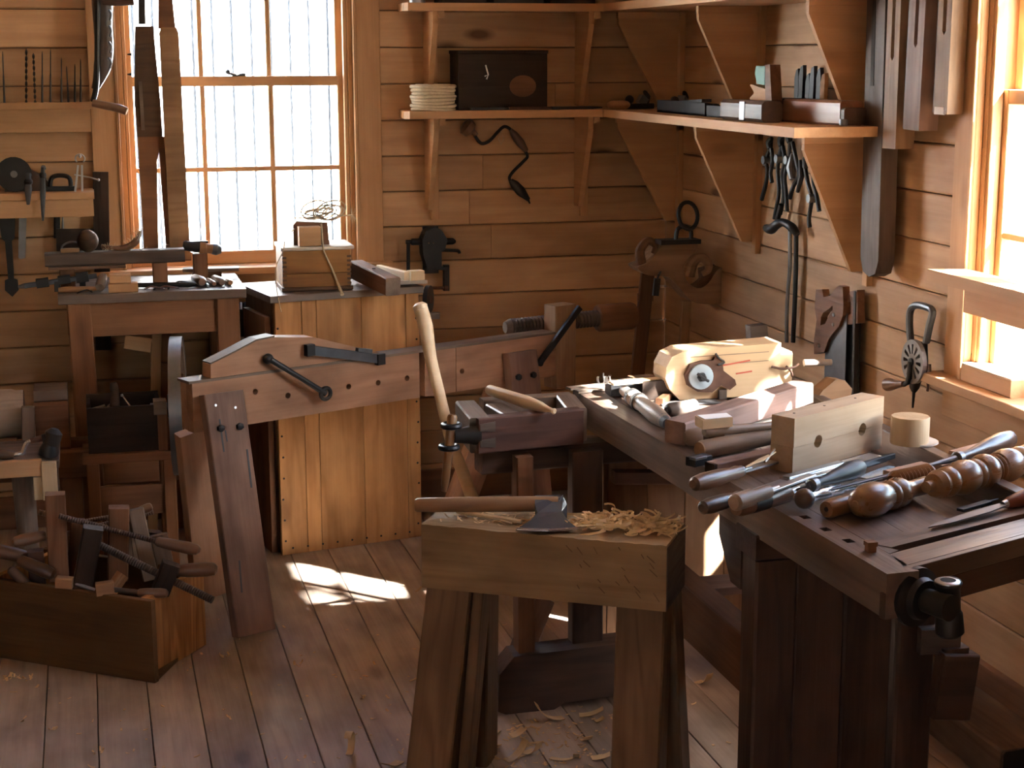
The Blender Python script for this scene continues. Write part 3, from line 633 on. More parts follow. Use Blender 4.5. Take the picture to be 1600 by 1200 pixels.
    s = thing('marking_knife', 'thin pointed iron spike hanging right under the shelf end', 'spike', Q(89, 305))
    turned('spike', Q(89, 372), Q(89, 305), [(0, .012), (.5, .011), (1, .002)], 'iron', s, 10); turned('small_spike', Q(98, 375), Q(98, 338), [(0, .008), (1, .002)], 'old_steel', s, 8)
    s = thing('panel_board', 'tall dark panel standing beside the window casing', 'board', PY(157, 420, YB-.03))
    a = PY(157, 460, YB-.05); b = PY(157, 268, YB-.035); bar('panel', V((a.x, YB-.05, .66)), V((b.x, YB-.05, b.z)), .055, .018, 'black_box', s, (0, 1, 0)); bar('cross_panel', PY(88, 375, YB-.046), PY(160, 375, YB-.046), .018, .08, 'black_box', s)
tool_shelf()
def sheath():
    Yk = 5.96; P = lambda x, y, d=0: PY(x, y, Yk-d)
    t = thing('crooked_crank', 'dark glossy crooked crank tool hanging beside the window', 'crank', P(160, 60))
    pipe('body', [P(160, -30), P(160, 5), P(161, 40), P(163, 75), P(160, 105), P(153, 128), P(148, 140)], [.035, .036, .032, .032, .03, .018, .012], 'leather', t, 12, 4, flat=.6)
    pipe('edge', [P(152, 0, .03), P(152, 50, .03), P(152, 100, .03), P(150, 140, .02), P(145, 158, .01)], .010, 'iron', t, 8, 4)
    pipe('wooden_arm', [P(145, 161, .02), P(165, 165, .03), P(185, 169, .035), P(198, 174, .04)], [.013, .014, .015, .014], 'handle_wood', t, 12, 3); turned('arm_end', P(197.5, 173.6, .04), P(198.7, 174.1, .0405), [(0, .0142), (1, .013)], 'pale_wood', t, 12)
    pipe('top_bar', [P(160, 2, .04), P(185, 3, .045), P(209, 2, .045)], .014, 'leather', t, 10, 3); 
    for k in range(4): pipe('lacing', [P(170, 15+k*25, .035), P(174, 22+k*25, .03), P(172, 32+k*25, .036)], .004, 'old_steel', t, 6, 3)
sheath()
def hung_planks():
    Yk = 5.99; P = lambda x, y, d=0: PY(x, y, Yk-d); k = (P(1, 0)-P(0, 0)).x
    t = thing('hanging_plank', 'dark long wooden plank with tapered foot hanging before the window', 'plank', P(222, 385))
    o = P(222, 0); u = V((1, 0, 0)); w = V((0, 0, 1)); s = .00236
    q = lambda x, y: ((x-222)*s, -y*s)
    slab('upper_board', [q(210, 38), q(236, 38), q(242, 150), q(243, 200), q(206, 200), q(204, 150)], .03, o, u, w, 'dark_plank', t)
    slab('lower_board', [q(206, 200), q(243, 200), q(233, 235), q(229, 385), q(208, 385)], .026, o, u, w, 'desk_wood', t)
    bar('hanger_rod', P(222, 38), P(221, -40), .024, .012, 'black_wood', t, (0, 1, 0)); 
    slab('flap', [q(211, 118), q(216, 118), q(217, 190), q(212, 190)], .012, o+V((0, -.021, 0)), u, w, 'grey_wood', t)
    for x, y in ((203, 85), (203, 116)): turned('peg', P(206, y), P(199, y), [(0, .006), (1, .002)], 'iron', t, 8)
    t = thing('hanging_plank', 'paler straight wooden plank hanging before the window with pegs', 'plank', P(260, 385))
    slab('board', [q(244, 48), q(247, 40), q(269, 40), q(272, 48), q(276, 385), q(246, 385)], .028, o+V((0, -.035, 0)), u, w, 'pine_plank', t)
    slab('tapered_board', [q(236, 200), q(248, 200), q(248, 386), q(241, 386), q(238, 290)], .02, o+V((0, -.01, 0)), u, w, 'desk_wood', t)
    slab('top_board', [q(247, -40), q(262, -40), q(268, 42), q(243, 42)], .022, o+V((0, -.036, 0)), u, w, 'brown_wood', t)
    slab('foot_block', [q(240, 362), q(276, 362), q(277, 387), q(238, 387)], .03, o+V((0, -.03, 0)), u, w, 'brown_wood', t)
    for x, y in ((279, 100), (281, 168)): turned('peg', P(274, y, .035), P(282, y, .035), [(0, .009), (.5, .007), (1, .003)], 'iron', t, 8)
wood('dark_plank', (.12, .07, .04), (.06, .03, .016), knots=.3, stain=.3, vary=.05)
wood('pine_plank', (.40, .235, .12), (.27, .145, .07), knots=.4, stain=.35, vary=.05)
hung_planks()
# ================================================================ DESK WITH TOOLS
ZD = .93; YD = 5.57
def desk():
    a = PZ(90, 462, ZD); X0, X1 = -.113, .507; Yb = 6.02
    t = thing('work_table', 'tall narrow wooden table under the window, covered in tools', 'table', ((X0+X1)/2, 5.78, 0))
    for i in range(3):
        y0 = YD+(Yb-YD)*i/3; y1 = YD+(Yb-YD)*(i+1)/3
        bar('top_board', (X0, (y0+y1)/2, ZD-.016), (X1, (y0+y1)/2, ZD-.016), y1-y0-.002, .032, 'bench_top', t)
    bar('apron', (X0+.09, YD+.035, ZD-.09), (X1-.09, YD+.035, ZD-.09), .022, .115, 'desk_wood', t)
    for s in (X0+.035, X1-.05): bar('side_apron', (s, YD+.08, ZD-.09), (s, Yb-.07, ZD-.09), .02, .115, 'desk_wood', t)
    for xa, xb, y in ((X0+.065, X0+.085, YD+.04), (X1-.063, X1-.063, YD+.04), (X0+.06, X0+.07, Yb-.05), (X1-.063, X1-.063, Yb-.05)):
        bar('leg', (xa, y, ZD-.032), (xb, y, 0), .078, .06, 'desk_wood', t, (0, 1, 0))
    bar('stretcher', (X0+.09, YD+.09, .30), (X1-.09, YD+.09, .30), .025, .09, 'desk_wood', t)
    bar('back_stretcher', (X0+.09, Yb-.05, .28), (X1-.09, Yb-.05, .28), .025, .07, 'desk_wood', t)
    # boards stored on edge under the top
    s = thing('stored_board', 'upright offcut board stored behind the table legs', 'board', (.24, 5.92, 0)); bar('board', (.255, 5.93, 0), (.24, 5.955, .8), .05, .02, 'desk_wood', s, (0, 1, 0)); bar('cleat', (.2, 5.9, .62), (.30, 5.9, .60), .02, .03, 'desk_wood', s)
    s = thing('stored_board', 'slanting thin lath stored behind the table legs', 'board', (.14, 5.88, 0)); bar('lath', (.165, 5.87, 0), (.215, 5.89, .76), .035, .012, 'pine_trim', s, (0, 1, 0)); bar('short_lath', (.1, 5.85, .72), (.19, 5.85, .70), .012, .05, 'pine_trim', s)
desk()
def desk_tools():
    P = lambda x, y, Y: PY(x, y, Y)
    Zt = ZD+.0005
    # long jointer plane across the table
    Y = 5.74; a = P(70, 402, Y); b = P(288, 400, Y); zb = P(180, 412, Y).z
    t = thing('long_plane', 'long dark wooden jointer plane lying across the table tools', 'plane', a)
    bar('body', (a.x, Y, zb+.022), (b.x, Y, zb+.024), .075, .044, 'grey_dark', t, ch=.006); bar('sole_strip', (a.x+.01, Y-.005, zb-.006), (b.x-.2, Y-.005, zb-.006), .07, .010, 'handle_wood', t)
    for x in (105, 250): q = P(x, 425, Y); bar('rest_block', (q.x, Y, Zt), (q.x, Y, zb-.001), .05, .05, 'brown_wood', t, (0, 1, 0))
    zt = zb+.045
    t = tag(MB().sphere((0, 0, 0), .036, 18, 12, (1, 1, 1.08)).build('wooden_ball', 'dark_plank', None, Matrix.Translation((P(137, 378, Y).x, Y-.01, zt+.037))), 'round dark wooden ball sitting on the long plane', 'ball')
    t = thing('bow_handle', 'thin bent bow lying left of the wooden ball', 'bow', P(100, 388, Y)); pipe('bow', [V((P(95, 388, Y).x, Y+.01, zt+.004)), V((P(98, 380, Y).x, Y+.01, zt+.022)), V((P(110, 375, Y).x, Y+.01, zt+.033)), V((P(124, 378, Y).x, Y+.03, zt+.026)), V((P(128, 388, Y).x, Y+.03, zt+.006))], .0035, 'old_steel', t, 7, 4); bar('stock', V((P(95, 391, Y).x, Y-.01, zt+.007)), V((P(124, 391, Y).x, Y-.01, zt+.007)), .03, .013, 'turned_wood', t)
    t = thing('brush', 'worn bristle brush standing up on the long plane', 'brush', V((P(200, 386, Y).x, Y, zt)))
    pipe('handle', [V((P(158, 381, Y).x, Y, zt+.018)), V((P(178, 386, Y).x, Y, zt+.008)), V((P(198, 386, Y).x, Y, zt+.010)), V((P(212, 376, Y).x, Y, zt+.03)), V((P(220, 360, Y).x, Y, zt+.065))], [.006, .008, .012, .013, .004], 'handle_wood', t, 10, 4)
    mb = MB(); rg = random.Random(3)
    for k in range(70):
        s = rg.random(); b0 = V((P(200+20*s, 384-22*s, Y).x, Y+rg.uniform(-.01, .01), zt+.015+.045*s)); mb.tube([b0, b0+V((rg.uniform(-.018, .012), rg.uniform(-.012, .012), rg.uniform(.008, .02)))], .0006, None, 3)
    for k in range(40):
        b0 = V((P(160+30*rg.random(), 384, Y).x, Y+rg.uniform(-.02, .02), zt+.003)); mb.tube([b0, b0+V((rg.uniform(-.02, .02), rg.uniform(-.02, .02), rg.uniform(0, .028)))], .0005, None, 3)
    mb.build('bristles', 'twine', t)['kind'] = 'stuff'
    # brass-nosed torch behind, right
    Y2 = 5.86; t = thing('blow_lamp', 'dark nozzle tool with pale collar behind the plane', 'torch', P(290, 395, Y2))
    zz = P(310, 392, Y2).z; bar('stand', (P(312, 392, Y2).x, Y2, Zt), (P(312, 392, Y2).x, Y2, zz-.008), .05, .05, 'brown_wood', t, (0, 1, 0))
    turned('barrel', P(286, 383, Y2), P(316, 388, Y2), [(0, .014), (.1, .018), (.7, .018), (1, .015)], 'iron', t); turned('collar', P(312, 387, Y2), P(333, 389, Y2), [(0, .022), (.4, .022), (.5, .017), (1, .018)], 'pale_handle', t)
    turned('nozzle', P(332, 389, Y2), P(346, 391, Y2), [(0, .019), (.5, .021), (1, .012)], 'blue_grey', t); bar('lever', P(288, 379, Y2), P(325, 378, Y2), .012, .008, 'iron', t)
    t = tag(bar('thin_board', (P(285, 399, 5.9).x, 5.9, Zt+.03), (P(372, 402, 5.9).x, 5.88, Zt+.03), .06, .012, 'grey_wood'), 'thin grey slat under the nozzle tool', 'slat'); 
    bar('rest', (P(300, 410, 5.9).x, 5.9, Zt+.012), (P(345, 410, 5.9).x, 5.9, Zt+.012), .05, .024, 'brown_wood', t)
    # left: dark bar clamp poking over the table edge
    Y3 = 5.66; t = thing('bar_clamp', 'dark toothed bar clamp poking over the table left end', 'clamp', P(90, 432, Y3)); z3 = Zt+.028
    a, b = V((P(37, 430, Y3).x, Y3, z3-.004)), V((P(150, 414, Y3).x, Y3+.02, z3+.02)); bar('bar', a, b, .018, .016, 'blue_grey', t)
    for f, w in ((.25, .05), (.55, .045), (.8, .055)): c = a.lerp(b, f); bar('jaw', c-V((.02, 0, 0)), c+V((.02, 0, .004)), .03, w*.6, 'iron', t)
    turned('tip', a, a-V((.02, 0, .003)), [(0, .009), (1, .005)], 'old_steel', t, 8); 
    for f in (.45, .8): c = a.lerp(b, f); bar('foot', (c.x, c.y, Zt), (c.x, c.y, c.z), .02, .02, 'iron', t, (0, 1, 0))
    Y4 = 5.62; t = thing('mallet', 'small wooden mallet with steel-banded head at the table front', 'mallet', P(150, 430, Y4))
    turned('handle', V((P(90, 434, Y4).x, Y4, Zt+.011)), V((P(152, 434, Y4).x, Y4, Zt+.012)), [(0, .008), (.2, .011), (.8, .009), (1, .007)], 'turned_wood', t)
    turned('head', V((P(161, 428, Y4).x, Y4+.055, Zt+.045)), V((P(155, 432, Y4).x, Y4-.02, Zt+.017)), [(0, .014), (.3, .017), (.85, .017), (1, .014)], 'grey_wood', t); 
    t = thing('stepped_block', 'light brown stepped wood block at the front of the table', 'block', P(191, 440, 5.60)); x0, x1 = P(169, 440, 5.6).x, P(215, 440, 5.6).x
    bar('base', (x0, 5.605, Zt+.015), (x1, 5.605, Zt+.015), .05, .03, 'pine_trim', t); bar('step', (x0+.005, 5.615, Zt+.045), (x1-.022, 5.615, Zt+.045), .045, .03, 'pine_trim', t)
    # dark handled tools to the right
    Y5 = 5.64
    for i, (x0, y0, x1, y1, r, m, lab) in enumerate(((206, 428, 305, 430, .010, 'black_wood', 'black straight handle lying across the table front'), (303, 428, 316, 438, .018, 'handle_wood', 'stubby dark mallet butt beside the black handle'), (333, 412, 347, 436, .015, 'handle_wood', 'reddish round tool handle at the table right end'), (348, 416, 360, 431, .012, 'turned_wood', 'small brown turned handle nearest the table corner'), (309, 409, 325, 438, .006, 'old_steel', 'thin grey rod slanting between the handles'), (322, 411, 334, 424, .010, 'handle_wood', 'short dark peg behind the reddish handle'))):
        a = P(x0, y0, Y5+.12-(i == 0)*.08); b = P(x1, y1, Y5-(i == 4)*.01); a.z = Zt+r*1.05; b.z = Zt+r*1.05
        t = thing('carving_tool', lab, 'tool', a); turned('grip', a, b, [(0, r*.6), (.1, r*.8), (.5, r*.9), (.9, r), (1, r*.7)], m, t, 12)
        d = (b-a).normalized(); turned('ferrule', a-d*.012, a+d*.001, [(0, r*.5), (1, r*.65)], 'old_steel', t, 10)
    t = thing('wire_clip', 'twisted thin wire lying at the table front left', 'wire', P(130, 446, 5.6)); pipe('wire', [V((P(120, 447, 5.6).x, 5.59, Zt+.003)), V((P(128, 442, 5.6).x, 5.6, Zt+.008)), V((P(136, 440, 5.6).x, 5.61, Zt+.010)), V((P(143, 443, 5.6).x, 5.6, Zt+.003))], .002, 'iron', t, 6, 4); pipe('hook', [V((P(143, 443, 5.6).x, 5.6, Zt+.003)), V((P(141, 438, 5.6).x, 5.62, Zt+.008)), V((P(137, 441, 5.6).x, 5.63, Zt+.004))], .002, 'iron', t, 6, 4)
    rg = random.Random(5)
    labs = ['dark scrap of bent strap iron near the stepped block', 'small dark iron fitting right of the stepped block', 'small iron scrap behind the black handle', 'curled iron scrap behind the table handles']
    for i, (x, y) in enumerate(((240, 441), (262, 438), (285, 424), (258, 421))):
        p = P(x, y, 5.61 if i < 2 else 5.72); p.z = Zt+.006; t = thing('iron_scrap', labs[i], 'iron scrap', p)
        pipe('strap', [p+V((-.03, 0, 0)), p+V((-.01, .01, .006)), p+V((.012, -.006, .004)), p+V((.034, .006, -.001))], .006, 'rust', t, 6, 3, flat=.4); pipe('tab', [p+V((0, -.012, -.002)), p+V((.006, .0, .006)), p+V((.01, .014, .001))], .004, 'iron', t, 6, 3, flat=.5)
wood('grey_dark', (.13, .095, .075), (.07, .045, .035), knots=.2, stain=.4, vary=.05)
desk_tools()
# ---- narrow stand between the table and the cabinet
def stand():
    t = thing('side_shelf', 'low shelf with window-lit top painted pale between table and cabinet', 'shelf', (.55, 5.95, 0))
    z = .70; bar('top', (.49, 5.96, z), (.60, 5.96, z), .20, .022, 'paper_wood', t);  # whitish top colour stands for the window light falling on it
    for x in (.515, .585):
        for y in (5.89, 6.03): bar('leg', (x, y, 0), (x, y, z-.012), .03, .03, 'desk_wood', t, (0, 1, 0))
    bar('front_rail', (.50, 5.87, z-.03), (.60, 5.87, z-.03), .02, .05, 'brown_wood', t)
    s = thing('tool_tin', 'black tin with loose tools between table and cabinet', 'tin', (.55, 5.96, z+.011)); M = Matrix.Translation((.545, 5.965, z+.012)) @ Matrix.Diagonal((1, .8, 1, 1))
    MB().box(-.045, .045, -.1, -.095, 0, .1).box(-.045, .045, .095, .1, 0, .1).box(-.045, -.04, -.095, .095, 0, .1).box(.04, .045, -.095, .095, 0, .1).build('sides', 'black_wood', s, M, False); MB().box(-.04, .04, -.095, .095, 0, .004).build('bottom', 'black_wood', s, M, False)
    for k in range(4): pipe('tool', [V((.515+.018*k, 5.91+.012*k, z+.09)), V((.52+.018*k, 5.95, z+.125)), V((.525+.015*k, 6.0, z+.10))], .005, ('steel', 'iron', 'old_steel', 'blue_grey')[k], s, 7, 3)
wood('paper_wood', (.66, .60, .52), (.5, .44, .37), knots=.1, stain=.15, vary=.05)
stand()
# ================================================================ LATHE AND BENCH AT THE LEFT EDGE
def lathe():
    Yk = 5.42; z = PY(60, 700, Yk).z
    t = thing('treadle_lathe', 'old wooden treadle lathe at the left edge', 'lathe', (-.25, 5.45, 0))
    x1 = -.03
    for dy in (-.075, .09): bar('bed_rail', (-1.0, Yk+dy, z-.04), (x1, Yk+dy, z-.04), .055, .09, 'brown_wood', t)
    for x in (-.9, -.1):
        for dy in (-.1, .12): bar('leg', (x, Yk+dy, 0), (x, Yk+dy*.75, z-.085), .07, .06, 'brown_wood', t, (0, 1, 0))
        bar('leg_tie', (x, Yk-.09, .12), (x, Yk+.11, .12), .05, .06, 'brown_wood', t)
    hx = PY(80, 640, Yk).x
    bar('headstock', (hx-.05, Yk, z+.085), (hx+.055, Yk, z+.085), .15, .16, 'brown_wood', t); bar('bearing_cap', (hx-.05, Yk, z+.185), (hx+.055, Yk, z+.185), .13, .035, 'grey_wood', t)
    turned('spindle', (PY(35, 646, Yk).x, Yk, z+.10), (hx-.05, Yk, z+.10), [(0, .018), (.9, .018), (1, .022)], 'iron', t); bar('tool_post', (PY(45, 665, Yk).x, Yk-.10, z), (PY(46, 640, Yk).x, Yk-.10, z+.16), .04, .03, 'grey_wood', t, (0, 1, 0))
    s = tag(turned('turning_blank', (-1.0, Yk, z+.115), (PY(38, 640, Yk).x, Yk, z+.115), [(0, .085), (.95, .085), (.97, .08), (1, .08)], 'grey_log', None, 24), 'pale round log mounted in the lathe', 'log')
    bar('tool_rest', (-1.0, Yk-.135, z+.035), (PY(30, 690, Yk).x, Yk-.135, z+.035), .03, .065, 'brown_wood', t)
wood('grey_log', (.40, .30, .23), (.28, .20, .15), knots=.3, stain=.2, vary=.05)
lathe()
def flywheel():
    c = PY(279, 634, 5.30); ax = V((1, -.10, 0)).normalized()
    t = thing('flywheel', 'thin iron-rimmed flywheel standing edge-on beside the long beam', 'wheel', (c.x, c.y, c.z-.23))
    M = frame(c, ax); R = .222
    MB().lathe([(-.016, R-.028), (-.018, R), (.018, R), (.016, R-.028), (-.016, R-.028)], M, 40, cap=False).build('rim', 'grey_wood', t)
    MB().lathe([(-.02, R), (-.02, R+.004), (.02, R+.004), (.02, R), (-.02, R)], M, 40, cap=False).build('tyre', 'old_steel', t)
    for k in range(6):
        a = k*PI/3+.3; q = M.to_3x3() @ V((0, math.cos(a), math.sin(a))); bar('spoke', c+q*.03, c+q*(R-.02), .03, .022, 'brown_wood', t, ax)
    MB().lathe([(-.03, .03), (-.035, .038), (.035, .038), (.03, .03)], M, 18).build('hub', 'iron', t)
    turned('axle', c-ax*.09, c+ax*.05, [(0, .012), (1, .012)], 'old_steel', t)
    for s in (-1,):
        b = c-ax*.055; bar('bearing_post', (b.x, b.y, 0), (b.x, b.y, c.z-.015), .03, .05, 'brown_wood', t, (0, 1, 0)); bar('bearing', (b.x-.025, b.y, c.z), (b.x+.015, b.y, c.z), .06, .045, 'grey_wood', t)
    bar('front_post', (c.x+.035, c.y-.02, 0), (c.x+.035, c.y-.02, c.z+.02), .03, .05, 'brown_wood', t, (0, 1, 0))
flywheel()
def trough():
    Yk = 5.33; zb = PY(200, 702, Yk).z; x0, x1 = PY(138, 690, Yk).x, PY(252, 690, Yk).x
    s = thing('box_stand', 'brown low stool under the black trough', 'stool', ((x0+x1)/2, Yk, 0)); bar('top', (x0-.02, Yk+.03, zb-.015), (x1+.05, Yk+.03, zb-.015), .18, .03, 'desk_wood', s)
    for x in (x0+.01, x1+.02):
        for dy in (-.04, .1): bar('leg', (x, Yk+dy, 0), (x, Yk+dy, zb-.03), .04, .04, 'desk_wood', s, (0, 1, 0))
    bar('rail', (x0+.02, Yk-.04, zb-.16), (x1+.01, Yk-.04, zb-.16), .02, .10, 'brown_wood', s)
    t = thing('trough_box', 'black open trough box under the table holding a plane', 'box', ((x0+x1)/2, Yk, zb)); M = Matrix.Translation((x0, Yk-.04, zb+.001)); L = x1-x0; D = .14; h = .17
    MB().box(0, L, 0, .012, 0, h-.02, ch=.002).build('front_panel', 'black_box', t, M, False); MB().box(0, L, D-.012, D, 0, h, ch=.002).build('back_panel', 'black_box', t, M, False)
    for x in (0, L-.012): MB().box(x, x+.012, .012, D-.012, 0, h-.01).build('end_panel', 'black_box', t, M, False)
    MB().box(.012, L-.012, .012, D-.012, 0, .012).build('bottom', 'black_box', t, M, False)
    P = lambda x, y: PY(x, y, Yk+.02)
    p = thing('handled_plane', 'plane with upright pale-topped handle inside the black trough', 'plane', V((P(165, 690).x, Yk+.02, zb+.013)))
    bar('body', V((P(146, 655).x, Yk+.03, zb+.10)), V((P(190, 650).x, Yk+.03, zb+.115)), .05, .05, 'iron', p); pipe('handle', [V((P(170, 650).x, Yk+.03, zb+.13)), P(178, 640), P(180, 620), P(178, 604), P(177, 598)], [.02, .018, .014, .014, .009], 'grey_dark', p, 12, 3)
    bar('prop', V((P(165, 655).x, Yk+.03, zb+.013)), V((P(165, 655).x, Yk+.03, zb+.08)), .04, .04, 'black_wood', p, (0, 1, 0)); bar('lower_arm', V((P(143, 655).x, Yk+.03, zb+.128)), V((P(165, 645).x, Yk+.03, zb+.14)), .03, .012, 'grey_wood', p)
    p = thing('steel_rod', 'thin bright steel rod leaning out of the black trough', 'rod', P(215, 650)); a = V((P(217, 652).x, Yk-.01, zb+.10)); turned('rod', a, P(192, 619), [(0, .003), (1, .003)], 'bright_steel', p, 8); turned('rod_end', P(192, 619)+V((-.002, 0, 0)), P(190, 616), [(0, .005), (1, .004)], 'steel', p, 8); turned('tip', a, a+(a-P(192, 619))*.7, [(0, .003), (1, .002)], 'steel', p, 8)
trough()
def small_bench():
    Yk = 4.98; zt = PY(50, 718, Yk).z; x1 = PY(93, 730, Yk).x
    t = thing('small_bench', 'small pale-edged side bench at the left edge', 'bench', (-.5, Yk, 0))
    bar('top', (-.9, Yk+.12, zt-.012), (x1, Yk+.12, zt-.012), .30, .024, 'bench_top', t); bar('front_edge', (-.9, Yk-.04, zt-.016), (x1-.05, Yk-.04, zt-.016), .02, .05, 'pine_trim', t)
    bar('end_block', (x1-.03, Yk-.035, zt-.115), (x1-.03, Yk-.035, zt-.001), .045, .04, 'pale_wood', t, (0, 1, 0)); bar('end_block', (x1-.062, Yk-.03, zt-.115), (x1-.062, Yk-.03, zt-.045), .03, .03, 'pale_wood', t, (0, 1, 0))
    p = PY(42, 790, Yk-.02); turned('leg', (p.x, Yk+.05, 0), (p.x-.01, Yk+.05, zt-.024), [(0, .028), (1, .034)], 'grey_wood', t); turned('leg', (-.8, Yk+.05, 0), (-.8, Yk+.05, zt-.024), [(0, .028), (1, .034)], 'grey_wood', t)
    for x in (x1-.03, -.8): bar('back_leg', (x, Yk+.25, 0), (x, Yk+.25, zt-.024), .04, .04, 'grey_wood', t, (0, 1, 0))
    P = lambda x, y, d=0: PY(x, y, Yk+.03+d)
    s = thing('breast_drill', 'hand brace with chrome crank lying on the small bench', 'brace', P(50, 712))
    turned('grip', V((P(-5, 712).x, Yk+.03, zt+.018)), P(22, 711), [(0, .012), (.4, .017), (1, .012)], 'handle_wood', s); pipe('crank', [P(20, 711), P(34, 708), P(38, 700), P(42, 692), P(50, 689)], .007, 'bright_steel', s, 10, 3)
    turned('neck', P(48, 689), P(68, 684), [(0, .008), (1, .010)], 'rust', s, 10); turned('chuck', P(66, 686), P(76, 684), [(0, .014), (1, .017)], 'iron', s); turned('pad', P(78, 700), P(86, 670), [(0, .022), (.5, .026), (.8, .026), (1, .012)], 'black_wood', s); turned('shoe', V((P(75, 708).x, Yk+.03, zt+.001)), P(80, 690), [(0, .03), (.4, .03), (1, .02)], 'iron', s)
small_bench()
# ================================================================ BOX OF CLAMPS
def clamp_box():
    A = PZ(243, 1068); B = PZ(12, 1030); C = PZ(308, 1005); h = .238
    B = V((B.x, B.y, 0)); u = (B-A).normalized(); L = .53; n = V((u.y, -u.x, 0));
    if n.y < 0: n = -n
    Wd = .32; C2 = A+n*Wd
    # keep the right end where the photo shows it
    cdir = (C-A).normalized()
    t = thing('clamp_box', 'open wooden box on the floor full of hand-screw clamps', 'box', (A+B+C)/3)
    Z = V((0, 0, 1))
    def board(nm, p, q, hh, th, inn, mat):
        x = (q-p); m = p+Z*hh/2+inn*th/2; bar(nm, m, m+x, th, hh, mat, t, ch=.002)
    D = cdir; B2 = A+u*L; Cc = A+D*Wd; E_ = B2+D*Wd
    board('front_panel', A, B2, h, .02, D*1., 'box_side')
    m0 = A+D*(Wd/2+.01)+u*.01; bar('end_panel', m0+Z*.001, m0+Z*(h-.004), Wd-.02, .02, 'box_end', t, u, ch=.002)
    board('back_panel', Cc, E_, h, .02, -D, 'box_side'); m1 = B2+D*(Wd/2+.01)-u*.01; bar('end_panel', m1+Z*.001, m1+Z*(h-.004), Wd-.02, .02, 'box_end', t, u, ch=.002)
    slab('bottom', [(0, 0), (L, 0), (L+.0, 0)], .01, A, u, D, 'box_side', t) if False else None
    MB().add([A+Z*.012, B2+Z*.012, E_+Z*.012, Cc+Z*.012, A+Z*.002, B2+Z*.002, E_+Z*.002, Cc+Z*.002], [(0, 1, 2, 3), (7, 6, 5, 4), (0, 4, 5, 1), (1, 5, 6, 2), (2, 6, 7, 3), (3, 7, 4, 0)]).build('bottom', 'box_side', t, None, False)
clamp_box()
def handle(nm, a, b, r, par, mat='handle_wood'):
    turned(nm, a, b, [(0, r*.55), (.06, r*.8), (.3, r*.95), (.75, r), (.93, r*.85), (1, r*.4)], mat, par, 14)
def threaded(nm, a, b, r, par, mat='handle_wood', turns=None):
    a, b = V(a), V(b); L = (b-a).length; n = int(turns or L/.007); prof = []
    for k in range(n): prof += [(k/n, r*.82), ((k+.5)/n, r)]
    turned(nm, a, b, prof+[(1, r*.8)], mat, par, 12)
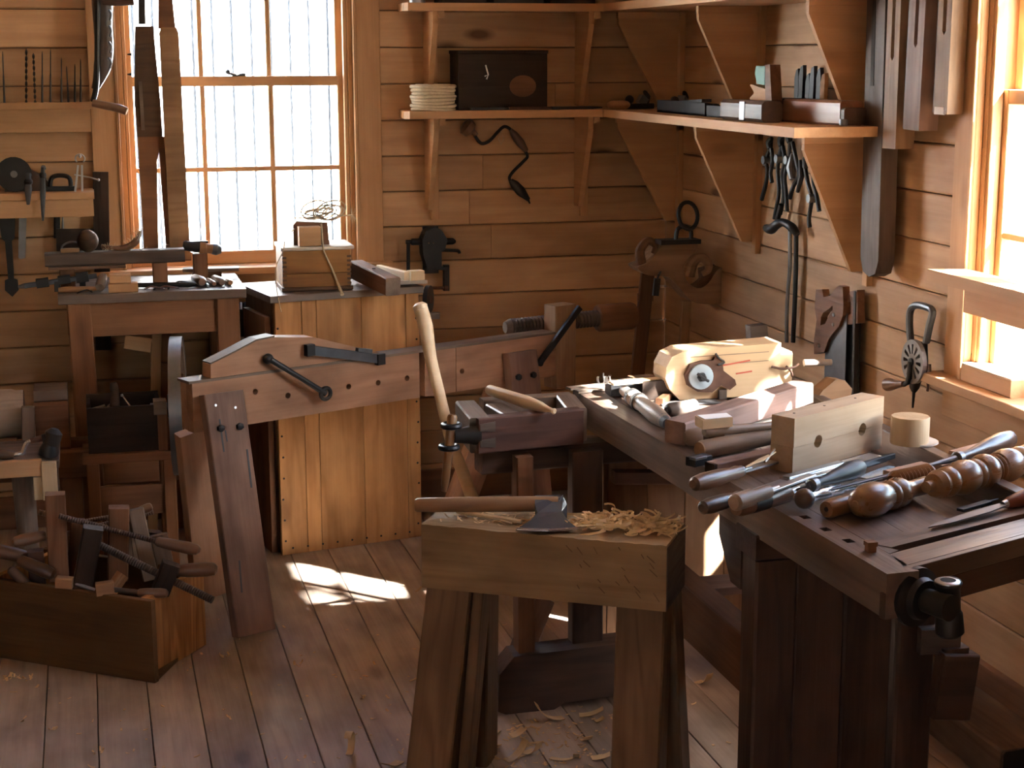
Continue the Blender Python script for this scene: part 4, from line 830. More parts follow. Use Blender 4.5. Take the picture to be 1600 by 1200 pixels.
def clamps():
    P = PY
    Y = 4.72
    t = thing('handscrew_clamp', 'large brown hand-screw clamp with two upright jaws in the box', 'clamp', P(130, 900, Y))
    bar('jaw', P(92, 905, Y), P(86, 771, Y), .056, .05, 'brown_wood', t, (0, 1, 0)); bar('jaw', P(184, 905, Y-.02), P(186, 792, Y-.02), .058, .05, 'brown_wood', t, (0, 1, 0))
    threaded('screw', P(60, 800, Y), P(186, 829, Y-.02), .009, t); handle('screw_handle', P(186, 829, Y-.02), P(128, 815, Y), .010, t) if False else None
    threaded('screw', P(92, 806, Y-.035), P(252, 848, Y-.06), .0085, t, 'dark_bench'); handle('screw_handle', P(243, 846, Y-.06), P(313, 860, Y-.07), .018, t)
    handle('screw_handle', P(72, 836, Y), P(19, 848, Y), .018, t)
    t = thing('handscrew_clamp', 'black-jawed clamp with long threaded screw in the box', 'clamp', P(140, 900, 4.6)); Y = 4.58
    bar('jaw', P(128, 920, Y), P(146, 824, Y), .055, .05, 'black_box', t, (0, 1, 0)); threaded('screw', P(152, 850, Y), P(333, 938, Y-.12), .012, t, 'grey_dark')
    bar('jaw', P(250, 925, Y-.07), P(268, 880, Y-.07), .05, .045, 'black_box', t, (0, 1, 0)); handle('screw_handle', P(275, 892, Y-.05), P(340, 889, Y-.06), .021, t)
    t = thing('handscrew_clamp', 'grey-brown clamp jaw slanting behind the upright jaws', 'clamp', P(220, 880, 4.76)); Y = 4.74
    bar('jaw', P(236, 905, Y-.03), P(212, 795, Y), .045, .04, 'grey_wood', t, (0, 1, 0)); bar('jaw', P(262, 900, Y), P(248, 835, Y), .05, .02, 'grey_wood', t, (0, 1, 0)); threaded('screw', P(130, 815, Y+.03), P(215, 800, Y+.03), .007, t); handle('screw_handle', P(215, 800, Y+.03), P(238, 791, Y+.03), .014, t)
    t = thing('handscrew_clamp', 'clamp lying low at the box front edge with long handle', 'clamp', P(200, 925, 4.5)); Y = 4.50
    bar('jaw', P(150, 921, Y), P(178, 917, Y), .03, .035, 'pale_handle', t); turned('screw', P(175, 921, Y), P(220, 926, Y-.02), [(0, .007), (1, .008)], 'dark_bench', t); handle('screw_handle', P(215, 926, Y-.02), P(263, 927, Y-.03), .014, t); bar('jaw', P(165, 935, Y+.05), P(192, 897, Y+.07), .03, .03, 'pale_handle', t)
    t = thing('handscrew_clamp', 'clamp at the left of the box with three worn handles', 'clamp', P(40, 890, 4.75)); Y = 4.74
    handle('screw_handle', P(48, 872, Y), P(-15, 858, Y), .021, t); handle('screw_handle', P(28, 874, Y-.05), P(86, 899, Y-.08), .020, t); handle('screw_handle', P(45, 915, Y-.08), P(14, 888, Y-.06), .015, t); bar('jaw', P(60, 925, Y-.02), P(55, 860, Y-.02), .045, .04, 'dark_bench', t, (0, 1, 0))
    t = thing('handscrew_clamp', 'small pale clamp jaw peeking over the box front', 'clamp', P(100, 915, 4.58)); bar('jaw', P(88, 909, 4.56), P(114, 911, 4.55), .03, .03, 'pale_handle', t); turned('screw', P(118, 912, 4.56), P(148, 922, 4.55), [(0, .006), (1, .006)], 'old_steel', t, 8)
    t = thing('handscrew_clamp', 'dark clamp at the back of the box behind the others', 'clamp', P(110, 860, 4.85)); Y = 4.84
    bar('jaw', P(115, 900, Y), P(122, 812, Y), .04, .04, 'brown_wood', t, (0, 1, 0)); threaded('screw', P(100, 835, Y), P(240, 800, Y), .008, t); bar('jaw', P(230, 900, Y), P(240, 830, Y), .04, .04, 'dark_bench', t, (0, 1, 0))
clamps()
# ================================================================ CABINET BEHIND THE BEAM
def cabinet():
    A = V((.592, 5.489, 0)); B = V((1.110, 5.594, 0)); u = (B-A).normalized(); n = V((-u.y, u.x, 0)); L = (B-A).length; D = .34; h = .915
    t = thing('plank_cabinet', 'tall plank-fronted pine cabinet behind the long beam', 'cabinet', (A+B)/2)
    Z = V((0, 0, 1)); xs = [0, .092, .155, .2, .30, .352, .40, .448, .492, L]
    xs = [0, .095, .148, .312, .478, L]
    for a, b in zip(xs[:-1], xs[1:]):
        c = A+u*((a+b)/2); MB().box(0, h-.024, -(b-a)/2+.0008, (b-a)/2-.0008, -.009, .009, ch=.0015).build('front_plank', 'cabinet_wood', t, frame(c+Z*.0+n*.009, Z, n), False)
    for s in (.011, L-.011): c = A+u*s+n*(D/2+.018); bar('side_panel', c, c+Z*(h-.024), D-.04, .02, 'dark_panel', t, u)
    c = A+u*(L/2)+n*(D-.01); bar('back_panel', c, c+Z*(h-.03), L-.05, .016, 'dark_panel', t, n)
    tp = A-u*.02+n*(D/2-.005); bar('top', tp+Z*(h-.012), tp+u*(L+.03)+Z*(h-.012), D+.03, .024, 'bench_top', t)
    c = A-u*.012+n*.17; bar('side_board', c, c+Z*(h-.08), .02, .25, 'brown_wood', t, n)
    for k in range(11):
        for s in (.012, L-.012):
            q = A+u*(s+random.uniform(-.003, .003))-n*.0005+Z*(.05+k*.075); MB().lathe([(0, .004), (.002, .003)], frame(q, -n), 8).build('nail', 'iron', t)
    for k in range(9): q = A+u*(.04+k*.055)-n*.0005+Z*.022; MB().lathe([(0, .004), (.002, .003)], frame(q, -n), 8).build('nail', 'iron', t)
    return A, u, n, h, L
wood('dark_panel', (.16, .085, .045), (.08, .04, .02), knots=.2, stain=.3, vary=.05)
CA, CUx, CN, CH, CL = cabinet()
def cab(s, d, z=0.): return CA+CUx*s+CN*d+V((0, 0, CH+z))
def chest():
    Y = 5.56; x0, x1 = PY(443, 455, Y).x, PY(549, 455, Y).x; z0 = CH+.002; zt = PY(495, 391, Y).z; h = zt-z0; L = x1-x0; D = .20
    t = thing('dovetailed_chest', 'small golden dovetailed wooden chest on the cabinet', 'chest', ((x0+x1)/2, Y+D/2, z0)); M = Matrix.Translation((x0, Y, z0))
    for a, b in ((.012, h*.42), (h*.42+.001, h)): MB().box(.002, L-.002, 0, .014, a, b, ch=.0015).build('front_board', 'chest_wood', t, M, False)
    for x in (0, L-.014): MB().box(x, x+.014, .014, D-.014, .012, h).build('side_board', 'chest_wood', t, M, False)
    MB().box(0, L, D-.014, D, .012, h).build('back_board', 'chest_wood', t, M, False)
    n = 7
    for k in range(n):
        z = .018+(h-.03)*k/n
        for x in (-.001, L-.013): MB().box(x, x+.014, -.001, .013, z, z+(h-.03)/n*.5).build('dovetail', 'dark_panel', t, M, False)
    MB().box(-.006, L+.006, -.006, D+.004, 0, .012, ch=.002).build('base_strip', 'dark_panel', t, M, False)
    lid = MB().box(-.005, L+.012, -.005, D+.006, h, h+.012, ch=.003).build('lid', 'paper_wood', t, M, False); lid['label'] = 'lid with window light painted in as pale grey'  # lid colour kept pale to carry the light from the window
    zl = z0+h+.0125
    P = lambda x, y, d=0: PY(x, y, Y+.04+d)
    xa, xb = P(460, 380).x, P(516, 380).x
    s = tag(slab('wood_block', [(0, 0), (xb-xa, 0), (xb-xa-.005, .075), (.012, .082), (.0, .07)], .055, (xa, Y+.085, zl), (1, 0, 0), (0, 0, 1), 'brown_wood'), 'dark brown wood block on the chest lid, rear one', 'block')
    s = tag(bar('wood_block', (P(467, 390, -.02).x, Y+.028, zl+.034), (P(501, 390, -.02).x, Y+.028, zl+.034), .05, .066, 'pine_trim'), 'light brown wood block at the front of the chest lid', 'block')
    # bundle of twine
    t = thing('twine_bundle', 'tangled bundle of pale twine on the wood blocks', 'twine', P(505, 350)); rg = random.Random(11)
    zt = zl+.083; c = V((P(510, 345).x, Y+.07, zt+.022))
    for k in range(9):
        a0 = rg.uniform(0, 6.28); R = rg.uniform(.018, .042); ti = rg.uniform(-.9, .9); off = V((rg.uniform(-.035, .04), rg.uniform(-.03, .03), rg.uniform(-.004, .014)))
        q = []
        for i in range(10):
            a = a0+2*PI*i/10; v = V((R*1.25*math.cos(a), R*.8*math.sin(a), R*.75*math.sin(a+.4)*math.sin(ti+1.2))); q.append(c+off+v)
        zmin = min(p.z for p in q)
        if zmin < zt+.004:
            for p in q: p.z += zt+.004-zmin
        pipe('loop', q, .0028, 'twine', t, 6, 3, closed=True)
    e = P(555, 340); pipe('frayed_end', [c+V((.03, 0, .0)), V((P(535, 344).x, Y+.05, zt+.016)), V((P(552, 340).x, Y+.045, zt+.018))], .003, 'twine', t, 6, 4)
    mb = MB()
    for k in range(26):
        b0 = V((P(550, 340).x, Y+.045, zt+.018)); mb.tube([b0, b0+V((rg.uniform(-.005, .022), rg.uniform(-.01, .01), rg.uniform(-.03, .024)))], .0006, None, 3)
    mb.build('frayed_fibres', 'twine', t)
    pipe('left_tail', [c+V((-.03, 0, -.01)), V((P(462, 344).x, Y+.06, zt+.01))], .0025, 'twine', t, 6, 0)
    pipe('hanging_tail', [V((P(500, 352).x, Y+.005, zl+.078)), V((P(502, 385).x, Y-.003, zl+.005)), V((P(504, 400).x, Y-.010, zl-.02)), V((P(515, 430).x, Y-.010, CH+.08)), V((P(524, 450).x, Y-.010, CH+.03)), V((P(529, 466).x, Y-.05, CH-.01))], [.003, .003, .003, .003, .004, .007], 'twine', t, 6, 4)
    pipe('hanging_tail', [V((P(460, 365).x, Y+.03, zl+.06)), V((P(444, 372).x, Y+.0, zl+.03)), V((P(440, 395).x, Y-.01, zl-.01)), V((P(428, 425).x, Y-.03, CH+.09)), V((P(427, 455).x, Y-.07, CH+.02)), V((P(431, 475).x, Y-.12, CH-.05))], .0018, 'twine', t, 6, 4)
    # beside it: bevelled bar, wedges
    a = V((P(550, 405, .1).x, Y+.2, CH+.06)); 
    s = thing('mortised_bar', 'dark squared bar with bored hole jutting over the cabinet front', 'bar', PY(600, 430, 5.5)); p0 = PY(556, 420, 5.72); p1 = PY(614, 448, 5.42)
    bar('bar', p0, p1, .055, .062, 'brown_wood', s); d = (p1-p0).normalized(); 
    bar('end_face', p1, p1+d*.002, .054, .061, 'grey_wood', s); q = p0.lerp(p1, .5)+V((0, 0, .031)); MB().lathe([(0, .007), (.002, .007)], frame(q, (0, 0, 1)), 12).build('bored_hole', 'dark_gap', s)
    s = thing('shaped_batten', 'pale shaped batten lying beside the dark bar', 'batten', PY(630, 440, 5.6)); pa, pb = V((PY(592, 415, 5.74).x, 5.74, CH+.045)), V((PY(636, 441, 5.52).x, 5.52, CH+.045)); bar('batten', pa, pb, .02, .03, 'pale_wood', s); bar('rest_block', V((pa.x, 5.72, CH+.014)), V((pa.x+.04, 5.70, CH+.014)), .04, .028, 'brown_wood', s)
    s = thing('wedge_block', 'pale wedge-shaped board at the cabinet right end', 'board', PY(650, 440, 5.6)); zz = CH+.005
    o = V((PY(618, 448, 5.58).x, 5.585, zz)); slab('board', [(0, 0), (.115, .0), (.085, .08), (.0, .075)], .012, o+V((0, 0, .008)), (1, 0, 0), (0, 1, 0), 'paper_wood', s); bar('block', V((PY(640, 445, 5.58).x, 5.59, zz+.032)), V((PY(662, 445, 5.58).x, 5.60, zz+.032)), .04, .034, 'pale_wood', s)
    s = thing('round_saw', 'dark round iron disc hanging at the cabinet right side', 'disc', PY(665, 465, 5.63)); cc = PY(664, 468, 5.64); MB().lathe([(-.008, .05), (.008, .05)], frame(cc+V((.012, 0, 0)), (1, -.5, 0)), 24).build('disc', 'iron', s); MB().lathe([(-.014, .014), (.014, .014)], frame(cc+V((.012, 0, 0)), (1, -.5, 0)), 12).build('hub', 'rust', s)
    s = thing('peg_board', 'short pale peg sticking out of the cabinet side', 'peg', PY(678, 493, 5.62)); bar('peg', PY(664, 493, 5.62), PY(686, 493, 5.62), .03, .022, 'grey_wood', s); bar('shoulder', PY(660, 493, 5.62), PY(665, 493, 5.62), .04, .032, 'grey_wood', s)
chest()
# ================================================================ LONG BEAM BENCH WITH HOLES
ZBm = .75
plain('blue_streak', (.055, .065, .075), .6, 0, .3, 60)
def beam_bench():
    A = PZ(300, 600, ZBm); B = PZ(868, 522, ZBm); u = (B-A); u.z = 0; L = u.length; u.normalize(); n = V((-u.y, u.x, 0)); Z = V((0, 0, 1)); hb = .15; tb = .075
    t = thing('holed_beam', 'long salmon-coloured beam bench with row of round holes', 'bench', (A+B)/2-Z*ZBm)
    # front boards with bored holes
    def hole_board(s0, s1, holes, nm='beam'):
        o = A+u*s0+n*.02; loc = lambda px, py: ((PYn(px, py)-o).dot(u), (PYn(px, py)-o).z)
        hs = [circ(.0095, 12, *loc(*p)) for p in holes]
        return slab(nm, [(0, -hb), (s1-s0, -hb), (s1-s0, 0), (0, 0)], .04, o, u, Z, 'beam_wood', t, hs)
    def PYn(px, py):
        d = ray(px, py); return CAM+d*((A-CAM).dot(n)/d.dot(n))
    sm = (PYn(655, 560)-A).dot(u)
    sm2 = (PYn(712, 560)-A).dot(u)
    hole_board(0, sm, [(399, 612), (450, 618), (545, 604), (591, 598), (636, 591)])
    hole_board(sm+.022, sm2, [], 'beam_section'); hole_board(sm2+.002, L, [(722, 580)], 'beam_section')
    bar('rear_beam', A+n*.058-Z*hb/2, B+n*.058-Z*hb/2, .034, hb-.004, 'beam_wood', t)
    bar('top_cap', A+n*.037+Z*.004-u*.01, B+n*.037+Z*.004, .075, .008, 'grey_wood', t)
    # legs: flat boards bolted on the face, splayed towards the viewer
    fo = PZ(397, 989); tp = PYn(341, 612)-n*.018
    lg = bar('leg', tp, V((fo.x, fo.y, .0)), .132, .038, 'leg_wood', t, n, ch=.003); d = (V((fo.x, fo.y, 0))-tp).normalized(); up = d.cross(n).cross(d).normalized()
    fr = frame(tp, d, n)
    for yy in (-.034, .03): MB().lathe([(0, .011), (.012, .011), (.014, .006)], fr @ frame((.105 if yy > 0 else .108, yy, -.019), (0, 0, -1)), 6).build('bolt', 'iron', lg)
    for yy in (-.03, .034): MB().lathe([(0, .005), (.002, .004)], fr @ frame((.035 if yy > 0 else .05, yy, -.019), (0, 0, -1)), 8).build('nail', 'steel', lg)
    for k, (p, q, w) in enumerate(((( 343, 655), (350, 706), .005), ((386, 702), (393, 762), .006), ((374, 876), (378, 926), .005), ((352, 672), (355, 690), .004))):
        def onleg(px, py): d = ray(px, py); nn = fr.to_3x3() @ V((0, 0, 1)); return CAM+d*((tp-nn*.0195-CAM).dot(nn)/d.dot(nn))
        bar('paint_streak', onleg(*p), onleg(*q), w, .0012, 'blue_streak', lg, fr.to_3x3() @ V((0, 0, 1)))
    # back-left leg
    fb = PZ(330, 930); bar('leg', A+u*.045+n*.085-Z*.16, V((fb.x, fb.y, 0)), .12, .038, 'beam_wood', t, n)
    # right front leg, bolted
    q0 = PYn(806, 548)-n*.02; f1 = V((q0.x-n.x*.12, q0.y-n.y*.12, 0)); lg2 = bar('leg', q0, f1, .125, .04, 'leg_wood', t, n); fr = frame(q0, (f1-q0).normalized(), n)
    for yy in (-.03, .035): MB().lathe([(0, .011), (.012, .011), (.014, .006)], fr @ frame((.085, yy, -.02), (0, 0, -1)), 6).build('bolt', 'iron', lg2)
    f2 = A+u*(L-.30)+n*.25; bar('leg', A+u*(L-.12)+n*.075-Z*.05, V((f2.x, f2.y, 0)), .12, .038, 'beam_wood', t, n)
    # flat arched rest on top with iron cranks
    s = thing('arched_rest', 'arched wooden cheek with cranked iron handle on the beam', 'rest', PYn(450, 590)+n*.03)
    o = PYn(330, 588)+n*.030; o.z = ZBm+.0085; k = (PYn(430, 570)-PYn(330, 588)).length/101
    q = lambda px, py: ((PYn(px, py)-o).dot(u), max(0., (PYn(px, py)-o).z))
    slab('cheek', [(0, 0), (q(600, 560)[0], 0), q(600, 553), q(545, 540), q(490, 527), q(430, 527), q(402, 533), q(366, 552), q(330, 570)], .055, o, u, Z, 'beam_wood', s)
    pts = [q(330, 570), q(366, 552), q(402, 533), q(430, 527)]
    for a, b in zip(pts[:-1], pts[1:]): bar('edge_cap', o+u*a[0]+Z*(a[1]+.003), o+u*b[0]+Z*(b[1]+.003), .054, .005, 'grey_wood', s)
    c = PYn(416, 560)-n*.012; MB().sphere(c, .017, 14, 10).build('crank_knob', 'iron', s); e = PYn(499, 612)-n*.035
    pipe('crank_rod', [c-n*.012, c.lerp(e, .5)-n*.012, e], [.010, .008, .010], 'iron', s, 10, 3); MB().tube([e+u*.018*math.cos(a)+Z*.018*math.sin(a)-n*.002 for a in [2*PI*i/14 for i in range(14)]], .007, None, 8, True).build('ring', 'iron', s)
    h0, h1 = PYn(480, 546)-n*.012, PYn(590, 560)-n*.012; bar('iron_strap', h0, h1, .014, .03, 'blue_grey', s, ch=.002); 
    for e in (h0, h1): bar('strap_end', e-u*.014-n*.002, e+u*.014-n*.002, .022, .036, 'iron', s)
    bar('strap_hook', PYn(556, 546)-n*.005, PYn(578, 548)-n*.005, .02, .012, 'blue_grey', s)
    return A, B, u, n, L, PYn
BA, BBm, BU, BN, BL, PBn = beam_bench()
def screw_post():
    c = BBm+BU*.05+BN*.035
    t = thing('screw_vise', 'upright post with huge wooden screw at the beam end', 'vise', V((c.x, c.y, 0)))
    zt = PY(880, 475, c.y).z; 
    bar('post', V((c.x, c.y, PY(880, 602, c.y).z)), V((c.x, c.y, zt)), .095, .07, 'oak_post', t, BN)
    a = PY(797, 511, 5.50); b = PY(935, 497, 5.56); d = (b-a)
    threaded('screw', a, b, .031, t, 'grey_dark', 26); turned('screw_nose', a-d.normalized()*.02, a, [(0, .02), (1, .03)], 'grey_wood', t)
    turned('screw_head', b-d.normalized()*.005, PY(990, 493, 5.58), [(0, .045), (.05, .05), (.9, .05), (1, .045)], 'brown_wood', t, 20)
    s0 = PY(906, 480, c.y-.055); s1 = PY(843, 567, c.y-.10); bar('iron_brace', s0, s1, .022, .012, 'iron', t, BN); MB().lathe([(-.008, .012), (.008, .012)], frame(s1, BN), 12).build('brace_bolt', 'iron', t)
wood('oak_post', (.36, .22, .12), (.22, .12, .065), knots=.3, stain=.3, vary=.05)
screw_post()
# long axe haft held in the vise, standing diagonally
def haft():
    P = lambda x, y, Y: PY(x, y, Y)
    pts = [P(657, 481, 4.42), P(665, 510, 4.40), P(673, 560, 4.36), P(688, 620, 4.30), P(705, 690, 4.22), P(722, 735, 4.17), P(738, 780, 4.12), P(757, 850, 4.05)]
    t = thing('axe_haft', 'new pale curved axe haft standing upright in the vise', 'axe handle', pts[-1])
    pipe('shaft', pts, [.020, .021, .017, .0155, .0165, .0175, .018, .018], 'haft_wood', t, 14, 4, flat=.75)
    d = (pts[0]-pts[1]).normalized(); turned('knob_end', pts[0]-d*.005, pts[0]+d*.014, [(0, .019), (.6, .021), (1, .012)], 'haft_wood', t, 12)
haft()
# ================================================================ CHOPPING TRESTLE
ZK = .66; Zv = V((0, 0, 1))
def chop():
    A = PZ(658, 818, ZK); B = PZ(1042, 852, ZK); u = (B-A); L = u.length; u.normalize(); n = V((-u.y, u.x, 0)); Wd = .19; hh = .152
    t = thing('chopping_trestle', 'heavy four-legged chopping trestle with thick timber top', 'trestle', (A+B)/2-Zv*ZK)
    M = frame(A, u); rg = random.Random(2)
    # timber with a slightly uneven, hacked top
    bm = bmesh.new(); bmesh.ops.create_grid(bm, x_segments=40, y_segments=10, size=.5); vs = []
    for v in bm.verts:
        x, y = v.co.x+.5, v.co.y+.5; e = min(x, 1-x, y*.4, (1-y)*.4)
        z = -.0022*rg.random()-.003*math.exp(-((x-.75)/.2)**2)*rg.random()-(.0015*rg.random() if y < .01 else 0)
        v.co = (x*L, y*Wd, z)
    top = [v.co.copy() for v in bm.verts]; fs = [tuple(v.index for v in f.verts) for f in bm.faces]
    edge = [e for e in bm.edges if len(e.link_faces) == 1]; mb = MB(); mb.add(top, fs)
    # skirt down to the bottom
    base = len(mb.v); idx = {}
    for e in edge:
        for v in e.verts:
            if v.index not in idx: idx[v.index] = len(mb.v); mb.v.append((v.co.x, v.co.y, -hh))
        a, b = e.verts[0].index, e.verts[1].index; mb.f.append((a, b, idx[b], idx[a]))
    mb.add([(0, 0, -hh), (L, 0, -hh), (L, Wd, -hh), (0, Wd, -hh)], [(0, 1, 2, 3)])
    bm.free(); tb = mb.build('timber', 'chop_wood', t, M, False)
    for k in range(20):
        x = L*(.6+.38*rg.random()); y = -hh*rg.uniform(.08, .75); d = MB().box(0, .008+.016*rg.random(), -.0005, .0005, -.001, .001); d.build('axe_cut', 'chop_leg', tb, M @ Matrix.Translation((x, 0, y)) @ Matrix.Rotation(.9+rg.uniform(-.2, .2), 4, 'Y'), False)
    slab('end_face', [(.002, -hh+.002), (Wd-.002, -hh+.002), (Wd-.002, -.008), (.002, -.008)], .003, A+u*(L+.001), n, Zv, 'grey_dark', tb)
    def leg(s, d, du, dn, w=.108, th=.085, mat='chop_leg'):
        a = A+u*s+n*d-Zv*(hh+.001); f = a+u*du+n*dn; f.z = 0; lg = bar('leg', a, f, w, th, mat, t, n, ch=.004)
        return lg
    leg(.062, .05, -.045, -.06); leg(L-.06, .055, .0, -.05, .11); leg(.07, Wd-.04, -.03, .07); leg(L-.06, Wd-.04, .02, .06)
    for s in (.062, L-.06): bar('tie', A+u*s+n*.06-Zv*.40, A+u*s+n*(Wd-.06)-Zv*.40, .04, .06, 'chop_leg', t)
    bar('leg_cheek', A+u*.128+n*.055-Zv*(hh+.001), A+u*.095+n*.01-Zv*ZK, .025, .06, 'chop_leg', t, n)
    return A, u, n, L, M, Wd
wood('chop_leg', (.27, .165, .085), (.15, .085, .042), knots=.6, stain=.35, vary=.1)
KA, KU, KN, KL, KM, KW = chop()
def axe():
    t = thing('broad_axe', 'broad axe with dark iron head lying on the chopping trestle', 'axe', PZ(830, 800, ZK))
    a = PZ(648, 789, ZK+.026); b = PZ(838, 789, ZK+.03); b2 = PZ(872, 787, ZK+.03)
    turned('haft', a, b2, [(0, .011), (.02, .0145), (.3, .0155), (.8, .016), (1, .015)], 'axe_wood', t, 16, sz=1.15)
    o = PZ(855, 800, ZK+.028); x = KU; y = V((-KN.x, -KN.y, 0))
    P = lambda px, py: PZ(px, py, ZK+.02)
    O = P(855, 800); f = lambda px, py: ((P(px, py)-O).dot(KU), (P(px, py)-O).dot(KN))
    g = lambda px, py, z: ((PZ(px, py, ZK+z)-O).dot(KU), (PZ(px, py, ZK+z)-O).dot(KN))
    out = [g(836, 774, .043), g(879, 773, .043), g(886, 788, .042), g(878, 799, .031), g(886, 812, .02), g(903, 826, .0075), g(856, 829, .0065), g(806, 827, .0075), g(830, 812, .02), g(840, 801, .031), g(836, 787, .042)]
    M = Matrix(((KU.x, KN.x, 0, O.x), (KU.y, KN.y, 0, O.y), (0, 0, 1, ZK+.026), (0, 0, 0, 1)))
    bm = bmesh.new()
    mb = MB(); zt = [.017, .017, .016, .011, .006, .0015, .0015, .0015, .006, .011, .016]; n = len(out)
    tilt = [0, 0, 0, -.006, -.012, -.02, -.021, -.02, -.012, -.006, 0]
    mb.v = [(x, y, z+tl) for (x, y), z, tl in zip(out, zt, tilt)]+[(x, y, -z+tl) for (x, y), z, tl in zip(out, zt, tilt)]
    mb.f = [tuple(range(n)), tuple(range(2*n-1, n-1, -1))]+[(i, n+i, n+(i+1) % n, (i+1) % n) for i in range(n)]
    bm.free(); hd = mb.build('head', 'axe_iron', t, M, False)
    e0, e1, e2 = PZ(807, 827, ZK+.0085), PZ(856, 829, ZK+.0085), PZ(902, 826, ZK+.0085)
    for p, q in ((e0, e1), (e1, e2)):
        p = p.copy(); q = q.copy(); p.z = q.z = ZK+.0085; bar('cutting_edge', p+KN*.004, q+KN*.004, .012, .0032, 'bright_steel', hd)
    c = PZ(872, 785, ZK+.03); bar('eye_band', c-KU*.005, c+KU*.008, .03, .03, 'old_steel', hd)
wood('axe_wood', (.40, .24, .13), (.24, .13, .07), knots=0, stain=.25, vary=.03, rough=.45)
plain('axe_iron', (.062, .063, .068), .5, .35, .35, 40)
axe()
def ribbon(mb, p, d, length, width, curl, th=.0006, seg=10, up=V((0, 0, 1)), rg=random):
    """a curled wood shaving"""
    d = V(d).normalized(); side = up.cross(d).normalized(); a = 0.; q = V(p); R = []
    for i in range(seg+1):
        t = d*math.cos(a)+up*math.sin(a); R.append((q.copy(), t.cross(side)))
        q = q+t*(length/seg); a += curl/seg
    vs = []; fs = []
    for c, nn in R:
        vs += [c-side*width/2, c+side*width/2, c+side*width/2+nn*th, c-side*width/2+nn*th]
    for i in range(len(R)-1):
        for j in range(4): k = (j+1) % 4; fs.append((4*i+j, 4*i+k, 4*i+4+k, 4*i+4+j))
    fs += [(3, 2, 1, 0), (4*len(R)-4, 4*len(R)-3, 4*len(R)-2, 4*len(R)-1)]
    mb.add(vs, fs)
def shavings():
    rg = random.Random(21); mb = MB()
    for k in range(260):
        f = rg.random()**.8; s = KL*(.58+.38*f); d = KW*(.26+.66*rg.random()); hgt = .016*math.exp(-((f-.45)/.4)**2)*rg.random()
        if (KW*.3+.0) > d: continue
        p = KA+KU*s+KN*d; p.z = ZK+.001+hgt
        a = rg.uniform(0, 6.28)
        if k % 3: b = a+PI/2; p.z += .003; ribbon(mb, p, (math.cos(a), math.sin(a), rg.uniform(-.02, .06)), rg.uniform(.03, .08), rg.uniform(.003, .007), rg.choice((-1, 1))*rg.uniform(1.5, 5), .0006, 9, V((math.cos(b), math.sin(b), rg.uniform(0, .5))).normalized())
        else: ribbon(mb, p, (math.cos(a), math.sin(a), 0.02), rg.uniform(.015, .04), rg.uniform(.005, .012), rg.uniform(-.1, .9), .0006, 6)
    for k in range(70):
        p = KA+KU*(KL*rg.uniform(.05, .5))+KN*(KW*rg.uniform(.2, .9)); p.z = ZK+.001; a = rg.uniform(0, 6.28); ribbon(mb, p, (math.cos(a), math.sin(a), 0.02), rg.uniform(.01, .045), rg.uniform(.0015, .005), rg.uniform(-.2, .8), .0006, 4)
    o = mb.build('shavings', 'shaving'); o['kind'] = 'stuff'; tag(o, 'heap of curled wood shavings on the trestle top', 'shavings')
shavings()
t = thing('split_stick', 'thin pale split stick lying in front of the axe haft', 'stick', PZ(750, 806, ZK)); pipe('stick', [PZ(714, 800, ZK+.006), PZ(770, 808, ZK+.008), PZ(815, 815, ZK+.006)], [.004, .006, .005], 'pale_wood', t, 7, 3); pipe('splinter', [PZ(770, 809, ZK+.005), PZ(800, 818, ZK+.004)], .002, 'pale_wood', t, 6, 0)
